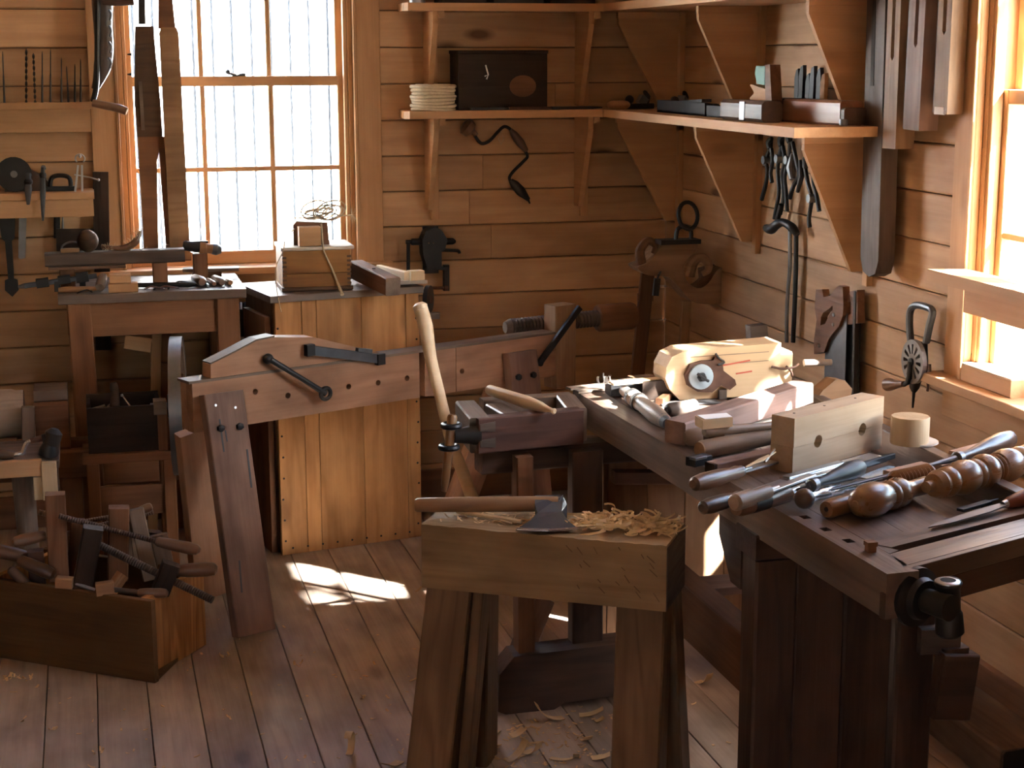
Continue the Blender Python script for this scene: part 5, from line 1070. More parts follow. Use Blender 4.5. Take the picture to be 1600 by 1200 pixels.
# ================================================================ MAIN WORKBENCH
ZT = .80
def poly(name, pts, zt, th, mat, par, axis=None):
    """board with a given outline (world xy) , top at zt"""
    P = [V((p[0], p[1], 0)) for p in pts]; x = axis or (P[1]-P[0]); x = V((x[0], x[1], 0)).normalized(); y = V((-x.y, x.x, 0)); o = P[0]
    return slab(name, [((p-o).dot(x), (p-o).dot(y)) for p in P], th, V((o.x, o.y, zt-th/2)), x, y, mat, par)
def bench():
    t = thing('workbench', 'old dark carpenter workbench along the right wall, heaped with tools', 'workbench', (1.6, 3.3, 0))
    e = lambda Y: 1.271+(4.179-Y)*(1.338-1.271)/(4.179-2.517)     # x of the front edge
    ed = V((1.338-1.271, 2.517-4.179, 0)).normalized()
    XB = 1.83
    # front plank with square dog holes
    w1 = .064
    o = V((e(4.18), 4.18, ZT-.035)); M = frame(o, ed); L = (V((1.338, 2.517, 0))-V((e(4.18), 4.18, 0))).length
    # local y of frame = z cross x : points towards +x? decide sign
    sgn = 1 if (M.to_3x3() @ V((0, 1, 0))).x > 0 else -1
    rect = [(0, 0), (L, 0), (L, sgn*w1), (0, sgn*w1)]
    if sgn < 0: rect = rect[::-1]
    def loc(px, py): q = PZ(px, py, ZT)-o; return V((q.dot(ed), q.dot(M.to_3x3() @ V((0, 1, 0)))))
    holes = []
    for px, py in ((1258, 808), (1290, 827), (1326, 845)):
        c = loc(px, py); holes.append([(c.x-.012, c.y-.009), (c.x+.012, c.y-.009), (c.x+.012, c.y+.009), (c.x-.012, c.y+.009)])
    MB().prism(rect, .085, None, holes).build('front_plank', 'bench_top', t, M @ Matrix.Translation((0, 0, -.0075)), False)
    for (hx) in holes: MB().box(hx[0][0], hx[1][0], hx[0][1], hx[2][1], -.034, -.02).build('dog_hole_bottom', 'dark_gap', t, M, False)
    # main slab: two planks, then tool tray
    xs = lambda Y: e(Y)+w1+.0015
    yn = 2.70
    poly('slab_plank', [(xs(4.18), 4.18), (xs(2.702), 2.702), (1.49, 2.725), (1.50, 4.18)], ZT, .065, 'bench_top', t, (0, -1))
    poly('slab_plank', [(1.502, 4.18), (1.492, 2.727), (1.62, 2.775), (1.63, 4.18)], ZT-.0005, .065, 'bench_top', t, (0, -1))
    poly('tray_bottom', [(1.631, 4.18), (1.621, 2.80), (XB, 2.86), (XB, 4.18)], ZT-.045, .022, 'bench_top', t, (0, -1))
    bar('tray_rail', V((XB+.012, 4.18, ZT-.02)), V((XB-.002, 2.86, ZT-.02)), .035, .085, 'bench_top', t)
    bar('end_cleat', V((e(4.18), 4.21, ZT-.04)), V((XB+.03, 4.21, ZT-.04)), .055, .08, 'dark_bench', t)
    # near end: skewed boards of the tail vise
    d2 = V((1.692-1.388, 2.65-2.553+.02, 0)).normalized()
    a = V((1.388, 2.553, 0)); w2 = .068
    n2 = V((-d2.y, d2.x, 0))
    c1 = a+d2*.52
    S = lambda Y: V((xs(Y), Y, 0))
    poly('vise_jaw', [a, c1, c1+n2*w2, S(2.625)], ZT, .085, 'bench_top', t)
    b0 = a+n2*(w2+.022); poly('inner_jaw', [b0+d2*.07, b0+d2*.52, b0+d2*.52+n2*.055, b0+d2*.05+n2*.055], ZT, .09, 'bench_top', t)
    b1 = a+n2*(w2+.0015); poly('jaw_link', [S(2.627), b1+d2*.068, b0+d2*.05+n2*.0565, S(2.70)], ZT-.0003, .08, 'bench_top', t)
    poly('slot_floor', [b1+d2*.07, b1+d2*.5, b0+d2*.5, b0+d2*.07], ZT-.05, .02, 'dark_bench', t)
    # end face board under the jaw with dovetails
    f0 = V((1.338, 2.517, 0)); c0 = f0+d2*.58
    m = f0.lerp(c0, 0); bar('end_board', f0+n2*.0075+Zv*(ZT-.0615), c0+n2*.0075+Zv*(ZT-.0605), .014, .048, 'dark_bench', t)
    poly('core_board', [(1.36, 2.56), (1.70, 2.67), (1.70, 3.0), (1.36, 3.0)], ZT-.066, .02, 'dark_bench', t)
    bar('jaw_rim', f0+d2*.052+n2*.0075+Zv*(ZT-.0185), c0+n2*.0075+Zv*(ZT-.0185), .014, .037, 'bench_top', t)
    for k in range(2): MB().prism([(0, 0), (.05, .008), (.05, .034), (0, .04)], .004, frame((0, 0, 0), (1, 0, 0))).build('dovetail', 'grey_dark', t, Matrix.Translation(V((e(2.53)-.0015+.006, 2.535+.06, ZT-.078+k*.036))) @ Matrix.Rotation(PI/2, 4, 'Z') @ Matrix.Rotation(PI/2, 4, 'X') @ Matrix.Rotation(PI, 4, 'Y'), False)
    # vise screw with socket head
    c = PZ(1428, 925, ZT-.07); c = f0+d2*.07+Zv*(ZT-.054)-n2*.002; ax = -n2
    hd = turned('screw_flange', c, c+ax*.03, [(0, .055), (.4, .055), (.6, .04), (1, .036)], 'iron', t, 22); turned('screw_neck', c+ax*.03, c+ax*.085, [(0, .022), (1, .024)], 'iron', hd)
    h = c+ax*.06+d2*.02; turned('socket', h+Zv*.040, h-Zv*.062-d2*-.012, [(0, .023), (.04, .025), (.12, .021), (.55, .021), (.6, .024), (.95, .026), (1, .022)], 'iron', hd, 18); turned('socket_ring', h+Zv*.042, h+Zv*.038, [(0, .020), (.5, .0235), (1, .024)], 'steel', hd, 18); turned('socket_bore', h+Zv*.0425, h+Zv*.041, [(0, .014), (1, .014)], 'dark_gap', hd, 14)
    # legs
    yl = 3.09
    bar('leg', (1.366, yl, 0), (1.366, yl, ZT-.14), .095, .08, 'dark_bench', t, (0, 1, 0)); bar('leg', (1.70, yl, 0), (1.70, yl, ZT-.10), .09, .08, 'dark_bench', t, (0, 1, 0))
    for x in (1.46, 1.575): bar('leg_panel', (x+.01, yl-.005, .0), (x+.01, yl-.005, ZT-.10), .113, .06, 'dark_bench', t, (0, 1, 0))
    bar('leg_cap', (1.31, yl+.0, ZT-.105), (1.75, yl+.0, ZT-.105), .11, .055, 'dark_bench', t)
    bar('long_stretcher', (1.352, yl+.05, .40), (1.352, 4.10, .40), .05, .135, 'brown_wood', t); bar('stretcher_lit_top', (1.352, yl+.05, .470), (1.352, 4.10, .470), .056, .007, 'leg_wood', t)  # thin lighter skin paints the light along the stretcher's top
    bar('rear_stretcher', (1.76, yl+.05, .30), (1.76, 4.10, .30), .045, .11, 'brown_wood', t)
    bar('cross_shelf', (1.39, 3.55, .44), (1.735, 3.55, .44), .10, .02, 'leg_wood', t)
    # chamfered corner block below the front edge
    slab('corner_block', [(0, 0), (.13, 0), (.13, -.14), (.075, -.14), (0, -.05)], .07, V((1.318+.04, 3.275, ZT-.09)), (0, -1, 0), (0, 0, 1), 'dark_bench', t)
    # tenon with wedge through the right leg
    bar('tenon', (1.70, yl-.04, .455), (1.79, yl-.05, .455), .045, .06, 'grey_dark', t); bar('wedge', (1.775, yl-.06, .30), (1.775, yl-.06, .44), .06, .045, 'dark_bench', t, (0, 1, 0))
    bar('wedge_plate', (1.73, yl-.075, .36), (1.815, yl-.075, .35), .04, .15, 'dark_bench', t)
    # far trestle: panel of upright planks, sled foot, posts
    yp = 4.13
    for x0, x1 in ((1.24, 1.335), (1.337, 1.45), (1.452, 1.56), (1.562, 1.68), (1.682, 1.79)):
        MB().box(0, .60, -(x1-x0)/2, (x1-x0)/2, -.011, .011, ch=.002).build('far_panel_plank', 'far_panel', t, frame(((x0+x1)/2, yp, .09), (0, 0, 1), (0, 1, 0)), False)
    bar('panel_batten', PY(958, 745, yp-.03), PY(1075, 745, yp-.03), .04, .035, 'leg_wood', t)
    Y0 = 3.93; P = lambda x, y, Y=Y0: PY(x, y, Y)
    o = P(780, 1125); o.z = 0.; o = V((o.x, Y0, 0)); q = lambda px, py: (P(px, py).x-o.x, max(P(px, py).z, 0.))
    slab('sled_foot', [(q(778, 1120)[0], .01), (q(790, 1130)[0], 0), (q(866, 1126)[0], 0), q(882, 1098), (.42, q(955, 1085)[1]), (.42, q(955, 1005)[1]), q(832, 1022), q(803, 1026), q(780, 1055)], .085, o+V((0, .04, 0)), (1, 0, 0), (0, 0, 1), 'dark_bench', t)
    bar('far_post', V((P(826, 1015).x, Y0+.045, P(826, 1020).z-.01)), V((P(823, 760).x, Y0+.045, ZT-.11)), .045, .06, 'brown_wood', t, (0, 1, 0)); bar('far_post', V((P(925, 1010).x, Y0+.06, P(925, 1012).z-.03)), V((P(925, 760).x, Y0+.06, ZT-.11)), .085, .05, 'dark_bench', t, (0, 1, 0))
    bar('diagonal_strut', P(783, 1095, 4.0), P(848, 935, 4.12), .06, .04, 'leg_wood', t, (0, 1, 0))
    bar('far_bearer', (.95, 4.02, ZT-.13), (1.75, 4.08, ZT-.13), .07, .06, 'dark_bench', t)
    # shoulder vise at the far left corner
    a, b = PZ(748, 655, ZT), PZ(912, 640, ZT); u = (b-a).normalized(); n = V((-u.y, u.x, 0)); hv = .092
    vm = bar('vise_front', a+n*.022-Zv*hv/2, b+n*.022-Zv*hv/2, .044, hv, 'red_vise', t)
    for k in range(2): MB().prism([(0, .004), (.042, 0), (.042, .026), (0, .022)], .003, None).build('dovetail', 'grey_dark', vm, frame(a+u*.003-n*.001-Zv*(hv-.014-k*.042), u, -n) , False)
    r0, r1 = PZ(760, 622, ZT), PZ(880, 614, ZT); dd = (r0-a).dot(n)
    bar('vise_end', PZ(757, 652, ZT)-u*.012-Zv*hv*.5, PZ(727, 626, ZT)-Zv*hv*.5, .055, hv, 'grey_wood', t)
    bar('vise_rear', PZ(752, 622, ZT)-Zv*hv*.5, PZ(892, 613, ZT)-Zv*hv*.5, .045, hv-.004, 'bench_top', t); bar('vise_block', PZ(772, 627, ZT)-Zv*hv*.5, PZ(806, 646, ZT)-Zv*hv*.5, .05, hv-.01, 'bench_top', t)
    bar('vise_end', PZ(901, 637, ZT)-Zv*hv*.5, PZ(884, 616, ZT)-Zv*hv*.5, .055, hv-.002, 'bench_top', t); poly('vise_floor', [PZ(760, 650, ZT), PZ(900, 638, ZT), PZ(885, 616, ZT), PZ(745, 626, ZT)], ZT-hv+.012, .010, 'dark_bench', t)
    # iron rings and wooden handle of the shoulder vise
    hx = a-u*.06+n*.03; p0, p1 = PY(707, 648, hx.y), PY(694, 768, hx.y); hd = turned('vise_handle', p0, p1, [(0, .010), (.03, .013), (.5, .0125), (.9, .010), (1, .006)], 'turned_wood', t)
    for f in (.14, .42): c = p0.lerp(p1, f); MB().tube([c+V((.021*math.cos(k), .021*math.sin(k), 0)) for k in [2*PI*i/14 for i in range(14)]], .008, None, 8, True).build('ring', 'iron', hd)
    c = p0.lerp(p1, .28); turned('vise_screw', c+V((.01, .0, 0)), c+V((.075, .004, 0)), [(0, .018), (.5, .022), (1, .03)], 'iron', t)
    return e, ed
wood('far_panel', (.40, .23, .13), (.26, .14, .075), knots=.5, stain=.35, vary=.1)
wood('red_vise', (.15, .068, .05), (.075, .032, .024), knots=.2, stain=.4, vary=.05)
EDG, EDD = bench()
# ================================================================ TOOLS ON THE WORKBENCH
def BZ(px, py, h=0.): return PZ(px, py, ZT+h)
def bench_peg():
    c = BZ(1360, 862); t = thing('bench_dog', 'small square brown bench dog standing at the near bench corner', 'bench dog', c); MB().box(-.008, .008, -.008, .008, 0, .016, Matrix.Translation(c)).build('head', 'brown_wood', t, None, False); MB().box(-.010, .010, -.009, .009, .012, .02, Matrix.Translation(c)).build('cap', 'brown_wood', t, None, False)
bench_peg()
def pulley_block():
    Yk = 4.02; o = BZ(1048, 622, 0); o = V((PY(1048, 620, Yk).x, Yk, ZT+.001)); f = lambda x, y: ((PY(x, y, Yk).x-o.x), max(0., PY(x, y, Yk).z-o.z)); u = V((1, 0, 0))
    t = thing('pulley_block', 'large new pale wooden block with iron pulley fitting', 'pulley block', o+V((.15, 0, 0)))
    zt = f(1130, 540)[1]; zb = 0.
    out = [(f(1062, 620)[0], 0), (f(1218, 618)[0], 0), (f(1218, 618)[0], zt), f(1068, 549), f(1050, 558), f(1041, 575), f(1040, 592), f(1047, 609)]
    slab('body', out, .10, o+V((0, .05, 0)), u, Zv, 'pale_block', t); body = t.children[0]
    slab('side_groove', [(f(1090, 0)[0], zt-.026), (f(1217, 0)[0], zt-.022), (f(1217, 0)[0], zt-.0235), (f(1090, 0)[0], zt-.0275)], .002, o+V((0, -.0005, 0)), u, Zv, 'grey_wood', body)
    slab('side_groove', [(f(1110, 0)[0], zt-.052), (f(1217, 0)[0], zt-.046), (f(1217, 0)[0], zt-.0475), (f(1110, 0)[0], zt-.0535)], .002, o+V((0, -.0005, 0)), u, Zv, 'grey_wood', body)
    for (a, b) in (((1130, 571), (1172, 563)), ((1150, 584), (1175, 580))): bar('red_mark', PY(*a, Yk-.001), PY(*b, Yk-.001), .0015, .004, 'red_mark', body)
    zt2 = f(1240, 548)[1]
    bar('end_lug', V((o.x+f(1219, 0)[0], Yk+.05, o.z+zt2*.55)), V((o.x+f(1258, 0)[0], Yk+.05, o.z+zt2*.55)), .085, zt2*.82, 'pale_block', t)
    bar('lug_foot', V((o.x+f(1219, 0)[0], Yk+.05, o.z+.012)), V((o.x+f(1250, 0)[0], Yk+.05, o.z+.012)), .06, .023, 'brown_wood', t)
    turned('peg', PY(1256, 567, Yk+.03), PY(1299, 566, Yk+.02), [(0, .010), (1, .009)], 'grey_wood', t)
    c = PY(1092, 587, Yk); ax = V((0, -1, 0))
    q = lambda x, y: (PY(x, y, Yk).x-c.x, PY(x, y, Yk).z-c.z)
    fit = slab('iron_plate', [q(1068, 585), q(1076, 568), q(1095, 563), q(1112, 562), q(1118, 552), q(1126, 562), q(1128, 578), q(1146, 592), q(1148, 600), q(1138, 608), q(1124, 601), q(1110, 612), q(1088, 611), q(1072, 601)], .012, c+ax*.006, u, Zv, 'rust', t)
    turned('washer', c+ax*.012, c+ax*.020, [(0, .034), (.9, .034), (1, .032)], 'washer_paint', fit, 24); turned('nut', c+ax*.02, c+ax*.036, [(0, .013), (.6, .012), (1, .008)], 'iron', fit, 6); pipe('cotter', [c+ax*.03+V((-.016, 0, .012)), c+ax*.034, c+ax*.03+V((.016, 0, -.010))], .004, 'iron', fit, 7, 2)
    pipe('wire_twist', [PY(1118, 552, Yk-.012), PY(1124, 560, Yk-.015), PY(1132, 566, Yk-.012), PY(1122, 570, Yk-.014)], .003, 'iron', fit, 6, 3)
    pipe('staple', [PY(1206, 573, Yk-.006), PY(1222, 576, Yk-.01), PY(1240, 574, Yk-.01), PY(1248, 568, Yk-.01)], .0035, 'rust', t, 6, 3); pipe('staple', [PY(1228, 572, Yk-.006), PY(1236, 580, Yk-.01), PY(1238, 588, Yk-.008)], .0035, 'rust', t, 6, 3)
    bar('keeper', V((PY(1126, 616, Yk).x, Yk-.012, ZT+.001)), V((PY(1126, 610, Yk).x, Yk-.012, ZT+.026)), .022, .012, 'grey_dark', t, (0, 1, 0))
wood('pale_block', (.70, .52, .33), (.53, .36, .21), knots=.2, stain=.12, vary=.03, freq=7)
plain('washer_paint', (.30, .36, .40), .6, .1, .15, 20)
pulley_block()
def mallet_hammer():
    t = thing('carver_mallet', 'dark-headed mallet with pale banded handle at the far bench end', 'mallet', BZ(970, 610))
    a, b = BZ(950, 606, .022), BZ(998, 603, .022); bar('head', a, b, .05, .038, 'black_box', t, ch=.004); bar('head_plate', a+V((0, -.026, .0)), b+V((0, -.026, 0)), .004, .036, 'iron', t)
    h0, h1 = BZ(975, 610, .024), BZ(1042, 661, .02)
    turned('handle', h0, h1, [(0, .014), (.18, .016), (.2, .022), (.26, .022), (.28, .017), (.34, .020), (.38, .024), (.42, .019), (.5, .020), (.75, .024), (.95, .018), (1, .010)], 'grey_handle', t, 18); d = (h1-h0)
    turned('band', h0+d*.20, h0+d*.255, [(0, .0228), (1, .0228)], 'iron', t, 18); turned('band', h0+d*.36, h0+d*.40, [(0, .0245), (1, .0245)], 'black_wood', t, 18); turned('end_cap', h0+d*.93, h0+d*1.01, [(0, .019), (1, .012)], 'blue_grey', t, 14)
    t = thing('paper_sheet', 'thin grey slats lying along the far bench end', 'slats', BZ(930, 600)); 
    for i, (p, q) in enumerate((((888, 607), (960, 600)), ((900, 612), (945, 607)))): bar('slat', BZ(*p, .004+.001*i), BZ(*q, .004+.001*i), .03, .006, 'grey_wood', t)
    t = thing('pale_lath', 'pale lath with white shavings behind the mallet head', 'lath', BZ(1000, 598)); bar('lath', BZ(955, 599, .05), BZ(1032, 592, .05), .03, .008, 'pale_wood', t); bar('rest', BZ(985, 601, .022), BZ(1020, 598, .022), .04, .044, 'brown_wood', t); mb = MB(); rg = random.Random(8)
    for k in range(7): ribbon(mb, BZ(945+rg.uniform(-12, 16), 600, .05), (rg.uniform(-1, 1), rg.uniform(-1, 1), .2), .03, .008, 2.5, .0006, 6)
    mb.build('curls', 'matte_white', t)
    t = thing('flared_block', 'dark wedge-shaped block beside the pulley block', 'block', BZ(1020, 610)); slab('block', [(0, 0), (.09, .01), (.10, .075), (.03, .055)], .05, BZ(1004, 612, .026), (1, 0, 0), (0, 1, 0), 'black_box', t)
    t = thing('try_square', 'flat grey steel blade lying in front of the pulley block', 'blade', BZ(1050, 635)); slab('blade', [(0, 0), (.16, -.02), (.165, .02), (.01, .04)], .003, BZ(1035, 634, .003), (1, .1, 0), (-.1, 1, 0), 'old_steel', t); bar('stock', BZ(1030, 628, .009), BZ(1045, 618, .009), .02, .018, 'brown_wood', t)
wood('grey_handle', (.42, .33, .27), (.27, .19, .14), knots=0, stain=.3, vary=.03, rough=.4)
mallet_hammer()
def mid_pile():
    # long reddish plane body
    t = thing('bench_plane', 'long reddish plane body lying askew across the bench middle', 'plane', BZ(1060, 690)); a, b = BZ(1055, 676, .03), BZ(1255, 612, .048); d = b-a
    bar('body', a, b, .062, .056, 'mauve_wood', t, ch=.004); a2 = BZ(1230, 622, .01); bar('rest', a2-V((.03, 0, 0)), a2+V((.03, .01, 0)), .04, .018, 'brown_wood', t)
    t = thing('round_stick', 'stubby dark round peg under the long plane body', 'peg', BZ(1050, 640)); turned('peg', BZ(1043, 641, .018), BZ(1085, 634, .018), [(0, .014), (.1, .018), (1, .018)], 'grey_dark', t); turned('tip', BZ(1041, 641.5, .018), BZ(1044, 641, .018), [(0, .008), (1, .014)], 'black_wood', t)
    t = thing('sun_white_block', 'wood block with sunlit top painted white on the long plane body', 'block', BZ(1130, 660)); p = BZ(1098, 672, .062); q = BZ(1158, 668, .062)
    slab('block', [(0, 0), (.075, .004), (.078, .05), (.0, .05)], .022, V((p.x, p.y, ZT+.074)), (1, .0, 0.02), (0, 1, 0), 'pale_wood', t); slab('painted_sun_face', [(.006, .002), (.074, .006), (.077, .048), (.004, .048)], .001, V((p.x, p.y, ZT+.0862)), (1, 0, .02), (0, 1, 0), 'matte_white', t); bar('rest', V((p.x+.04, p.y+.03, ZT+.001)), V((p.x+.04, p.y+.03, ZT+.062)), .04, .04, 'brown_wood', t, (0, 1, 0))  # thin white skin paints the sunlight on the block's top
    t = thing('pencil_stock', 'slim pale rod lying over the stick pile', 'rod', BZ(1150, 678)); turned('rod', BZ(1100, 675, .055), BZ(1235, 662, .05), [(0, .010), (.03, .0125), (.4, .0115), (.6, .009), (1, .008)], 'grey_handle', t)
    t = thing('round_stick', 'thick brown round stick in the bench-edge pile', 'stick', BZ(1150, 700)); turned('stick', BZ(1094, 703, .022), BZ(1235, 676, .024), [(0, .019), (.03, .0215), (.6, .0205), (1, .02)], 'stick_wood', t, 18); turned('cut_end', BZ(1092.5, 703.3, .022), BZ(1094.2, 703, .022), [(0, .0185), (1, .0195)], 'axe_wood', t, 18)
    t = thing('mallet_butt', 'rounded grey mallet butt behind the brown stick', 'mallet', BZ(1085, 690)); turned('butt', BZ(1070, 684, .024), BZ(1128, 680, .024), [(0, .012), (.1, .02), (.4, .024), (.7, .018), (1, .016)], 'grey_handle', t, 16); turned('neck', BZ(1126, 680, .024), BZ(1180, 674, .024), [(0, .014), (1, .012)], 'grey_handle', t, 12)
    t = thing('dark_batten', 'dark squared batten under the round stick', 'batten', BZ(1140, 730)); bar('batten', BZ(1112, 731, .012), BZ(1225, 706, .012), .036, .024, 'mauve_wood', t); bar('batten_end', BZ(1109, 731.5, .012), BZ(1112, 731, .012), .035, .023, 'black_box', t)
    t = thing('iron_cramp', 'small black iron block at the bench edge by the stick', 'iron block', BZ(1090, 715)); bar('block', BZ(1079, 722, .010), BZ(1105, 716, .010), .03, .02, 'iron', t); bar('lip', BZ(1082, 717, .022), BZ(1100, 713, .022), .02, .006, 'old_steel', t)
    t = thing('rounded_heel', 'pale rounded wooden heel piece behind the drilled block', 'wood piece', BZ(1300, 625)); slab('heel', [(0, 0), (.12, 0), (.125, .03), (.10, .055), (.07, .06), (.03, .035)], .045, BZ(1268, 632, .0)+V((0, .02, .001)), (1, .2, 0), (0, 0, 1), 'axe_wood', t); bar('base', BZ(1268, 636, .003), BZ(1330, 630, .003), .05, .004, 'grey_wood', t)
    t = thing('steel_plate', 'broad grey steel plate between plane body and drilled block', 'plate', BZ(1190, 660)); poly('plate', [BZ(1160, 668), BZ(1215, 658), BZ(1272, 628), BZ(1230, 628)], ZT+.006, .004, 'paper_wood', t); bar('spine', BZ(1160, 670, .006), BZ(1215, 660, .006), .008, .010, 'grey_wood', t)
wood('mauve_wood', (.33, .22, .185), (.19, .115, .092), knots=.1, stain=.35, vary=.04)
wood('stick_wood', (.27, .17, .105), (.15, .085, .05), knots=.1, stain=.4, vary=.03)
mid_pile()
def drilled_block():
    a, b = BZ(1238, 741), BZ(1377, 701); u = (b-a); L = u.length; u.normalize(); n = V((-u.y, u.x, 0)); th = .062; k = .115
    t = thing('drilled_block', 'oak block split in two halves with two bored holes', 'block', (a+b)/2)
    def loc(px, py): d = ray(px, py); q = CAM+d*((a-CAM).dot(n)/d.dot(n)); return V(((q-a).dot(u), q.z-ZT))
    zs = loc(1240, 692).y; h1 = loc(1278, 689); h2 = loc(1347, 671); zt = loc(1243, 653).y; zs = .5*(h1.y+h2.y)
    r = .0145
    def half(z0, z1, s):
        # outline with semicircular notches on the joint side
        pts = [(0, z0), (L, z0), (L, z1), (0, z1)]; arc = lambda c: [(c+r*math.cos(PI*i/8)*(-1 if s > 0 else 1), (z1 if s > 0 else z0)+(-s if s > 0 else 1)*r*math.sin(PI*i/8)) for i in range(9)]
        if s > 0:   # lower half, notches in the top
            return [(0, z0), (L, z0), (L, z1)]+[(h2.x+r*math.cos(PI*i/8), z1-r*math.sin(PI*i/8)) for i in range(9)]+[(h1.x+r*math.cos(PI*i/8), z1-r*math.sin(PI*i/8)) for i in range(9)]+[(0, z1)]
        return [(0, z0)]+[(h1.x-r*math.cos(PI*i/8), z0+r*math.sin(PI*i/8)) for i in range(9)]+[(h2.x-r*math.cos(PI*i/8), z0+r*math.sin(PI*i/8)) for i in range(9)]+[(L, z0), (L, z1), (0, z1)]
    slab('lower_half', half(.001, zs-.0007, 1), th, a+n*th/2, u, Zv, 'oak_block', t); slab('upper_half', half(zs+.0007, zt, -1), th, a+n*th/2-n*.003-u*.002, u, Zv, 'oak_block', t)
    for f in (.12, .45, .8): q = a+u*L*f+n*th*.5; q.z = ZT+zt; MB().lathe([(0, .003), (.001, .003)], frame(q, (0, 0, 1)), 8).build('pin', 'grey_dark', t)
drilled_block()
def post_cyl():
    c = V((1.875, 3.30, 0)); c = PZ(1420, 708, ZT-.0); Yk = c.y; 
    t = thing('wooden_cylinder', 'upright pale wooden cylinder standing at the bench back', 'cylinder', c); zt = PY(1420, 650, Yk).z; r = (PY(1447, 680, Yk).x-PY(1393, 680, Yk).x)/2
    z0 = ZT+.024; M = Matrix.Translation((c.x, Yk, z0)); turned('body', (c.x, Yk, z0), (c.x, Yk, zt), [(0, r), (.98, r), (1, r*.985)], 'pale_wood', t, 12); turned('foot', (c.x+.02, Yk+.005, z0), (c.x+.02, Yk+.005, z0+.004), [(0, r*1.15), (1, r*1.15)], 'paper_wood', t, 20)
post_cyl()
def chisel(name, lab, cat, a, b, c, r, hm='handle_wood', blade=.012, bm_='steel', prof=None, h=None, bthick=.005):
    """handle from a to b, blade from b to c (photo pixels), lying on the bench"""
    h = r if h is None else h
    A, B, C = BZ(*a, h), BZ(*b, h), BZ(*c, max(h*.55, .005)); t = thing(name, lab, cat, A); d = (B-A).normalized()
    turned('handle', A, B, prof(r) if prof else [(0, r*.5), (.04, r*.82), (.2, r), (.55, r*.95), (.8, r*.72), (.9, r*.8), (1, r*.62)], hm, t, 16)
    turned('ferrule', B-d*.014, B+d*.006, [(0, r*.66), (.8, r*.66), (1, r*.45)], 'old_steel', t, 12)
    if c: bar('blade', B, C, blade*2, bthick, bm_, t, ch=.001); turned('shank', B, B.lerp(C, .22), [(0, r*.4), (1, blade*.5)], bm_, t, 10)
    return t
def near_tools():
    chisel('chisel', 'fat brown-handled chisel with handle over the bench edge', 'chisel', (1082, 757), (1158, 736), (1222, 718), .0185, h=.03)
    chisel('gouge', 'flat-sided dark handle poking furthest over the bench edge', 'gouge', (1096, 794), (1160, 775), (1225, 752), .0165, 'dark_handle', h=.028)
    t = chisel('framing_chisel', 'thick chisel with black banded handle at bench edge', 'chisel', (1150, 794), (1232, 770), (1300, 745), .019, 'handle_wood', .013, 'bright_steel', lambda r: [(0, r*.8), (.05, r), (.95, r), (1, r*.7)], h=.03); A, B = BZ(1172, 787.5, .03), BZ(1196, 780.5, .03); turned('leather_band', A, B, [(0, .0198), (1, .0198)], 'black_wood', t, 18)
    chisel('chisel', 'chisel with bright socket just behind the black banded one', 'chisel', (1146, 786), (1200, 768), (1268, 742), .017, 'grey_handle', .010, 'steel', lambda r: [(0, r*.75), (.05, r), (.5, r), (.52, r*.8), (1, r*.8)], h=.062)
    t = thing('ball_knob_tool', 'round dark knob-ended tool lying among the chisels', 'tool', BZ(1258, 780)); MB().sphere(BZ(1257, 779, .025), .021, 16, 12).build('knob', 'dark_handle', t); turned('shaft', BZ(1262, 777, .024), BZ(1382, 747, .014), [(0, .014), (.12, .010), (.14, .0125), (.4, .012), (.44, .008), (.6, .009), (1, .008)], 'bright_steel', t, 14)
    chisel('screwdriver', 'black pear-handled screwdriver pointing left over the chisels', 'screwdriver', (1346, 729), (1268, 758), (1235, 768), .021, 'black_wood', .005, 'old_steel', lambda r: [(0, r*.6), (.06, r*.9), (.25, r), (.5, r*.75), (.8, r*.42), (1, r*.4)], h=.045)
    t = chisel('screwdriver', 'long screwdriver with dark bulb handle at the bench right', 'screwdriver', (1582, 684), (1495, 716), (1285, 768), .022, 'dark_handle', .005, 'old_steel', lambda r: [(0, r*.45), (.05, r*.85), (.22, r), (.45, r*.85), (.8, r*.42), (.9, r*.5), (1, r*.36)], h=.05)
    # shiny plates and rule
    t = thing('steel_rule', 'bright steel plane blade in front of the drilled block', 'blade', BZ(1300, 735)); p, q = BZ(1232, 750, .014), BZ(1372, 712, .014); bar('blade', p, q, .05, .004, 'bright_steel', t); bar('rest', p.lerp(q, .3)-V((0, 0, .009)), p.lerp(q, .75)-V((0, 0, .009)), .03, .012, 'brown_wood', t); bar('back_iron', p+V((0, .012, .004)), p.lerp(q, .6)+V((0, .012, .004)), .02, .003, 'steel', t)
    t = thing('steel_plate', 'short bright steel plate beside the black screwdriver handle', 'plate', BZ(1370, 735)); p, q = BZ(1350, 748, .008), BZ(1396, 730, .008); bar('plate', p, q, .032, .004, 'bright_steel', t); bar('rest', p-V((0, 0, .005)), q-V((0, 0, .005)), .02, .005, 'old_steel', t)
    t = thing('marking_strip', 'thin dark steel strip leaning beside the bright blade', 'strip', BZ(1370, 715)); bar('strip', BZ(1310, 738, .022), BZ(1396, 712, .022), .010, .012, 'iron', t); bar('rest', BZ(1345, 726, .007), BZ(1380, 716, .007), .02, .014, 'iron', t)
    # wooden handle with bored end
    t = thing('bored_dowel', 'plain brown wooden dowel with bored end beside the turned ball', 'dowel', BZ(1310, 790)); A, B = BZ(1291, 796, .02), BZ(1360, 776, .02); turned('body', A, B, [(0, .016), (.06, .0195), (.6, .019), (1, .015)], 'turned_wood', t, 18); d = (A-B).normalized(); turned('bore', A-d*.0005, A+d*.0006, [(0, .005), (1, .005)], 'dark_gap', t, 10)
    # turned balusters
    t = thing('turned_baluster', 'glossy turned wooden baluster with round ball end', 'baluster', BZ(1340, 790)); A, B = BZ(1336, 788, .037), BZ(1446, 758, .026)
